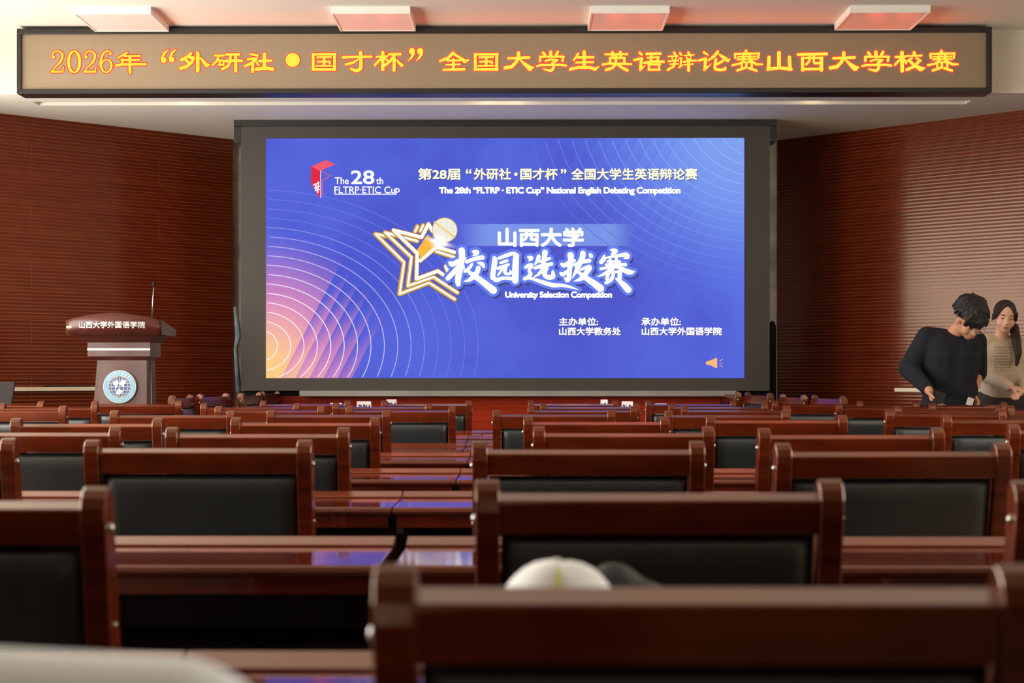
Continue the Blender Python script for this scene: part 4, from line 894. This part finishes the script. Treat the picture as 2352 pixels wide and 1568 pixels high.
# beige sweater with a printed block of small grey lines on the chest
def sweater_mat():
    mt, t, b = newmat('beige_printed_knit'); g = G(t); tc = t.nodes.new('ShaderNodeTexCoord'); sp = t.nodes.new('ShaderNodeSeparateXYZ')
    t.links.new(tc.outputs['Object'], sp.inputs[0]); x, z = sp.outputs[0], sp.outputs[2]
    q0, q1 = at(2291, 796, 11.2), at(2330, 855, 11.2)
    def box1(v, a, b_): return g.op('MULTIPLY', g.op('GREATER_THAN', v, a), g.op('LESS_THAN', v, b_))
    inside = g.op('MULTIPLY', box1(x, q0.x, q1.x), box1(z, q1.z, q0.z))
    line = g.op('GREATER_THAN', g.op('SINE', g.op('MULTIPLY', z, 2 * PI / .0195)), .1)
    n = t.nodes.new('ShaderNodeTexNoise'); mp = t.nodes.new('ShaderNodeMapping'); mp.inputs['Scale'].default_value = (150, 1, 52)
    t.links.new(tc.outputs['Object'], mp.inputs[0]); t.links.new(mp.outputs[0], n.inputs['Vector']); n.inputs['Scale'].default_value = 1
    words_ = g.op('MULTIPLY', line, g.op('GREATER_THAN', n.outputs['Fac'], .42))
    c = g.mix(g.op('MULTIPLY', g.op('MULTIPLY', inside, words_), .75), srgb(206, 190, 166), srgb(140, 130, 120))
    t.links.new(c, b.inputs['Base Color']); b.inputs['Roughness'].default_value = .9; return mt
M['beige'] = sweater_mat()
def frame(f, up=UP):
    f = Vector(f).normalized(); s_ = f.cross(up).normalized(); u = s_.cross(f).normalized()
    return Matrix((( s_.x, f.x, u.x, 0), (s_.y, f.y, u.y, 0), (s_.z, f.z, u.z, 0), (0, 0, 0, 1)))   # columns: right, forward, up
def head(mb, c, R, k=1.0):
    T_ = Matrix.Translation(c) @ R @ Matrix.Scale(k, 4)
    P = lambda x, y, z: T_ @ Vector((x, y, z)); E = lambda x, y, z, r: mb.ball(P(x, y, z), tuple(v * k for v in r), 18, 12, R)
    E(0, -.012, .032, (.073, .09, .083)); E(0, .022, -.035, (.058, .066, .072)); E(0, .05, -.083, (.03, .028, .024))
    E(0, .07, .028, (.05, .022, .02))
    for s_ in (-1, 1): E(s_ * .034, .052, -.032, (.03, .03, .032)); E(s_ * .074, -.006, -.012, (.011, .02, .03)); E(s_ * .03, .073, .0, (.019, .012, .011))
    mb.capsule(P(0, .084, .012), .009 * k, P(0, .101, -.03), .0125 * k, 10); E(-.011, .09, -.034, (.009, .01, .008)); E(.011, .09, -.034, (.009, .01, .008))
    E(0, .084, -.058, (.022, .01, .008)); E(0, .08, -.066, (.018, .01, .007))
    return P
def face_bits(P, R, root, k, closed=True):
    m = MB()
    for s_ in (-1, 1): m.ball(P(s_ * .031, .0845, .001), (.0125 * k, .004 * k, .0032 * k if closed else .006 * k), 12, 8, R)
    m.build('eyes', M['eye'], root)
    m = MB()
    for s_ in (-1, 1): m.ball(P(s_ * .032, .0885, .026), (.019 * k, .004 * k, .0034 * k), 12, 8, R)
    m.build('eyebrows', M['brow'], root)
    m = MB(); m.ball(P(0, .0945, -.0585), (.02 * k, .004 * k, .0042 * k), 12, 8, R); m.ball(P(0, .0925, -.0655), (.017 * k, .0045 * k, .0046 * k), 12, 8, R); m.build('lips', M['lips'], root)
def hand(mb, w_, dirv, nrm, curl, thumb, k=1.0):
    """palm, four unequal fingers bent at the knuckles, and a thumb from the side of the palm"""
    d = Vector(dirv).normalized(); n_ = Vector(nrm); n_ = (n_ - d * n_.dot(d)).normalized(); l = d.cross(n_).normalized() * thumb
    for o_ in (-.027, -.009, .009, .027): mb.capsule(w_ + l * o_ * .6 * k, .0145 * k, w_ + d * .085 * k + l * o_ * k, .0125 * k, 10)
    for i, (o_, ln) in enumerate(((.03, .9), (.0105, 1.0), (-.0095, .95), (-.029, .75))):
        p = w_ + d * .088 * k + l * o_ * k; a = curl * .5
        for seg, (sl, r) in enumerate(((.043, .0095), (.027, .0085), (.021, .0075))):
            q = p + (d * math.cos(a) + n_ * math.sin(a) + l * o_ * 1.2) * sl * ln * k; mb.capsule(p, r * k, q, (r - .0008) * k, 10); p = q; a += curl * .6
    p = w_ + d * .022 * k + l * .03 * k; q = p + (d * .6 + l * .6 + n_ * .35) * .042 * k; mb.capsule(p, .0135 * k, q, .0115 * k, 10)
    r = q + (d * .85 + l * .12 + n_ * .35) * .034 * k; mb.capsule(q, .0115 * k, r, .009 * k, 10)

# ---- the man: navy sweater, head bowed over a phone
man = thing('person', (at(2180, HY, 10.95).x, at(2180, HY, 10.95).y, 0), 'person in dark navy sweater with bowed head looking down at a phone', 'person')
inv = Matrix.Translation(-Vector(man.location))
def place(o, root): o.location = -Vector(root.location); return o
hd = at(2228, 735, 10.78); Rm = frame((.16, -.72, -.66))
neck = at(2192, 762, 10.93); shR, shL = at(2130, 775, 10.97), at(2243, 784, 10.98)
elR, wrR = at(2086, 846, 11.0), at(2134, 897, 10.74); elL, wrL = at(2247, 852, 11.04), at(2234, 908, 10.95)
chest = at(2186, 812, 10.97); belly = at(2182, 880, 11.0); pel = Vector((belly.x, belly.y + .02, .93))
m = MB(); Pm = head(m, hd, Rm, 1.06)
m.capsule(neck + Vector((0, .02, -.02)), .058, Pm(0, -.035, -.05), .052)
m.capsule(chest + Vector((-.06, 0, .02)), .10, chest + Vector((.06, 0, .02)), .10); m.capsule(belly + Vector((-.05, 0, 0)), .10, belly + Vector((.05, 0, 0)), .10); m.capsule(chest, .11, belly, .11)
m.capsule(neck + Vector((0, .02, -.04)), .06, shR, .055); m.capsule(neck + Vector((0, .02, -.04)), .06, shL, .055)
for s_, e_, w_ in ((shR, elR, wrR), (shL, elL, wrL)): m.capsule(s_, .052, e_, .041); m.capsule(e_, .041, w_, .029)
ftm = []
for s_ in (-1, 1):
    hp = pel + Vector((s_ * .09, 0, 0)); kn = hp + Vector((s_ * .02, -.03, -.44)); an = kn + Vector((0, .05, -.41)); m.capsule(hp, .085, kn, .058); m.capsule(kn, .055, an, .04); ftm.append((hp, kn, an)); m.capsule(an + Vector((0, .0, -.03)), .035, an + Vector((s_ * .03, -.14, -.045)), .03)
m.capsule(pel + Vector((-.07, 0, 0)), .11, pel + Vector((.07, 0, 0)), .11)
ph_dir = Vector((.35, -.5, -.8)).normalized()
hand(m, wrR, (.28, -.35, -.9), (.75, -.45, .1), 1.0, 1, .98); hand(m, wrL, (.02, -.12, -1), (-.6, -.5, 0), .7, -1, .98)
body = mesh_obj('body', remeshed(m, .0062, 3), M['skin'], man); place(body, man)
# sweater
m = MB(); cR = elR.lerp(wrR, .86); cL = shL.lerp(elL, 1.05)
m.capsule(neck + Vector((0, .03, -.055)), .072, shR + Vector((.01, 0, 0)), .074); m.capsule(neck + Vector((0, .03, -.055)), .072, shL, .07)
m.capsule(chest + Vector((-.075, 0, .04)), .125, chest + Vector((.075, 0, .04)), .125); m.capsule(chest + Vector((-.06, 0, -.02)), .135, belly + Vector((-.055, 0, 0)), .135); m.capsule(chest + Vector((.06, 0, -.02)), .135, belly + Vector((.045, 0, 0)), .13)
m.capsule(belly + Vector((-.06, 0, -.05)), .13, belly + Vector((.06, 0, -.05)), .13); m.capsule(belly + Vector((-.06, 0, -.12)), .12, belly + Vector((.06, 0, -.12)), .12)
m.capsule(shR, .076, elR, .068); m.capsule(elR, .068, cR, .045); m.capsule(shL, .07, cL, .06)
me = remeshed(m, .009, 5); sw = mesh_obj('sweater', me, M['navy'], man); place(sw, man)
m = MB()
for hp, kn, an in ftm: m.capsule(hp, .098, kn, .075); m.capsule(kn, .074, an, .068)
m.capsule(pel + Vector((-.075, 0, .02)), .122, pel + Vector((.075, 0, .02)), .122); tr = mesh_obj('trousers', remeshed(m, .011, 4), M['black_trousers'], man); place(tr, man)
for i, (hp, kn, an) in enumerate(ftm):
    m = MB(); s_ = (-1, 1)[i]; m.capsule(Vector((an.x, an.y + .02, .045)), .045, Vector((an.x + s_ * .03, an.y - .17, .04)), .04); place(mesh_obj('shoe', remeshed(m, .01, 3), M['shoe'], man), man)
# hair: tousled mop built from overlapping locks
m = MB(); rnd = random.Random(3)
m.ball(Pm(0, -.024, .05), (.086, .097, .087), 24, 16, Rm)
for k_ in range(520):                                   # locks sweep out from the crown over the skull
    a = rnd.uniform(0, 2 * PI); e0 = rnd.uniform(.35, 1.5); de = rnd.uniform(.35, .8); da_ = rnd.uniform(-.25, .25); lift = 1.0 + rnd.random() ** 2 * .3; q = []
    for t_ in (0, .35, .7, 1.0):
        e = e0 - de * t_; aa = a + da_ * t_; k2_ = 1.0 + (lift - 1) * t_ + .03 * math.sin(PI * t_)
        if math.sin(aa) > .3: e = max(e, .1)
        q.append(Pm(math.cos(aa) * math.cos(e) * .090 * k2_, -.024 + math.sin(aa) * math.cos(e) * .103 * k2_, .046 + math.sin(e) * .092 * k2_))
    for (u0, u1), (r0_, r1_) in zip(zip(q, q[1:]), ((.007, .0075), (.0075, .0065), (.0065, .003))): m.capsule(u0, r0_, u1, r1_, 6)
for k_ in range(60):                                    # fringe over the forehead, parted in the middle
    x = rnd.uniform(-.075, .075); s2_ = 1 if x > 0 else -1
    m.capsule(Pm(x * .6, .07, .1), .009, Pm(x * 1.0, .104 - abs(x) * .35, .06), .008, 6); m.capsule(Pm(x * 1.0, .104 - abs(x) * .35, .06), .008, Pm(x * 1.05 + s2_ * .006, .106 - abs(x) * .4, .022 + rnd.uniform(-.012, .014)), .003, 6)
hr = mesh_obj('hair', remeshed(m, .0048, 1), M['hair'], man); place(hr, man)
m = MB()
for s_ in (-1, 1):
    m.tube([Pm(s_ * .033 + .024 * math.cos(t_), .104, -.004 + .018 * math.sin(t_)) for t_ in [2 * PI * q_ / 16 for q_ in range(17)]], .0016, 6); m.tube([Pm(s_ * .057, .102, .0), Pm(s_ * .08, .0, -.002)], .0016, 6)
m.tube([Pm(-.01, .106, .0), Pm(.01, .106, .0)], .0016, 6); gl = m.build('glasses', M['silver'], man); place(gl, man)
hold = bpy.data.objects.new('face_holder', None)
def bits(Pf, R, root, k, closed):
    n0 = set(root.children); face_bits(Pf, R, root, k, closed)
    for o in root.children:
        if o not in n0: place(o, root)
bits(Pm, Rm, man, 1.06, True)
pc = at(2152, 921, 10.68)
phn = bpy.data.objects.new('mobile_phone', None); C.objects.link(phn); tag(phn, 'dark mobile phone in the right hand of the person in navy', 'phone')
phn.location = pc; phn.rotation_euler = Euler((math.radians(-38), math.radians(18), math.radians(-22)))
m = MB(); m.box(-.036, .036, -.0045, .0045, -.078, .078, .004); m.build('case', M['black_frame'], phn); m = MB(); m.box(-.033, .033, .0046, .0052, -.074, .074); m.build('screen', pmat('phone_glass', srgb(40, 42, 46), .08, .05), phn)
pp = at(2228, 922, 10.86)
m = MB(); m.box(-.022, .022, -.001, .001, -.026, .026); o = m.build('paper_slip', M['paper']); o.location = pp; o.rotation_euler = (0, math.radians(18), 0); tag(o, 'small white paper slip in the left hand of the person in navy', 'paper')

# ---- the woman: beige printed sweater, ponytail
wom = thing('person', (at(2300, HY, 11.35).x, at(2300, HY, 11.35).y, 0), 'person in beige printed sweater with long dark ponytail looking down', 'person')
Rw = frame((-.10, -1, -.16), Vector((.10, 0, 1))); hw = at(2308, 729, 11.28)
nk = at(2302, 772, 11.34); sR, sL = at(2267, 786, 11.36), at(2342, 792, 11.36); eR, eL = at(2256, 856, 11.38), at(2356, 866, 11.36); wR_, wL_ = at(2322, 889, 11.12), at(2352, 900, 11.14)
ch = at(2304, 815, 11.37); be = at(2300, 880, 11.39); pv = Vector((be.x, be.y + .02, .94))
m = MB(); Pw = head(m, hw, Rw, .94)
m.capsule(nk + Vector((0, .02, -.02)), .048, Pw(0, -.03, -.05), .045); m.capsule(nk + Vector((0, .02, -.03)), .045, sR, .042); m.capsule(nk + Vector((0, .02, -.03)), .045, sL, .042)
m.capsule(ch + Vector((-.04, 0, 0)), .085, ch + Vector((.04, 0, 0)), .085); m.capsule(ch, .1, be, .085)
for s_, e_, w_ in ((sR, eR, wR_), (sL, eL, wL_)): m.capsule(s_, .04, e_, .033); m.capsule(e_, .033, w_, .023)
ftw = []
for s_ in (-1, 1):
    hp = pv + Vector((s_ * .085, 0, 0)); kn = hp + Vector((0, -.02, -.45)); an = kn + Vector((0, .03, -.41)); m.capsule(hp, .085, kn, .052); m.capsule(kn, .05, an, .036); ftw.append((hp, kn, an)); m.capsule(an + Vector((0, 0, -.03)), .03, an + Vector((s_ * .02, -.12, -.045)), .026)
m.capsule(pv + Vector((-.07, 0, 0)), .105, pv + Vector((.07, 0, 0)), .105)
hand(m, wR_, (.85, -.45, -.2), (.1, .2, -1), .55, -1, .88); hand(m, wL_, (-.6, -.6, -.1), (0, .2, -1), .5, 1, .88)
place(mesh_obj('body', remeshed(m, .006, 3), M['skin_f'], wom), wom)
m = MB(); m.capsule(nk + Vector((0, .03, -.045)), .06, sR, .055); m.capsule(nk + Vector((0, .03, -.045)), .06, sL, .055)
m.capsule(ch + Vector((-.05, -.015, .0)), .105, ch + Vector((.05, -.015, .0)), .105); m.capsule(ch + Vector((-.045, 0, 0)), .105, be + Vector((-.04, 0, 0)), .1); m.capsule(ch + Vector((.045, 0, 0)), .105, be + Vector((.04, 0, 0)), .1); m.capsule(be + Vector((-.05, 0, -.05)), .1, be + Vector((.05, 0, -.05)), .1)
m.capsule(sR, .056, eR, .053); m.capsule(eR, .053, eR.lerp(wR_, .9), .04); m.capsule(sL, .056, eL, .053); m.capsule(eL, .053, eL.lerp(wL_, .9), .04)
place(mesh_obj('sweater', remeshed(m, .009, 5), M['beige'], wom), wom)
m = MB()
for hp, kn, an in ftw: m.capsule(hp, .1, kn, .085); m.capsule(kn, .085, an, .085)
m.capsule(pv + Vector((-.075, 0, .02)), .118, pv + Vector((.075, 0, .02)), .118); place(mesh_obj('trousers', remeshed(m, .011, 4), M['grey_trousers'], wom), wom)
for i, (hp, kn, an) in enumerate(ftw):
    m = MB(); s_ = (-1, 1)[i]; m.capsule(Vector((an.x, an.y + .02, .04)), .04, Vector((an.x + s_ * .02, an.y - .15, .035)), .035); place(mesh_obj('shoe', remeshed(m, .01, 3), M['shoe'], wom), wom)
m = MB(); k = .94
m.ball(Pw(0, -.026, .042), (.082 * k, .09 * k, .086 * k), 20, 14, Rw)
for s_ in (-1, 1):
    for t_ in range(9):
        a = t_ / 8; m.capsule(Pw(s_ * .004, .05 - a * .05, .112 - a * .002), .012, Pw(s_ * (.068 + .012 * a), .062 - a * .07, .04 - a * .03), .012, 8); m.capsule(Pw(s_ * (.068 + .012 * a), .062 - a * .07, .04 - a * .03), .012, Pw(s_ * .078, .02 - a * .05, -.01 - .02 * a), .009, 8)
pt = [Pw(.03, -.1, -.01), at(2329, 752, 11.34), at(2335, 785, 11.22), at(2339, 810, 11.2), at(2335, 838, 11.2)]
for (a, ra_), (b, rb) in zip(zip(pt, (.03, .034, .033, .026, .012)), list(zip(pt, (.03, .034, .033, .026, .012)))[1:]): m.capsule(a, ra_, b, rb, 10)
place(mesh_obj('hair', remeshed(m, .006, 2), M['hair_f'], wom), wom)
bits(Pw, Rw, wom, .94, True)
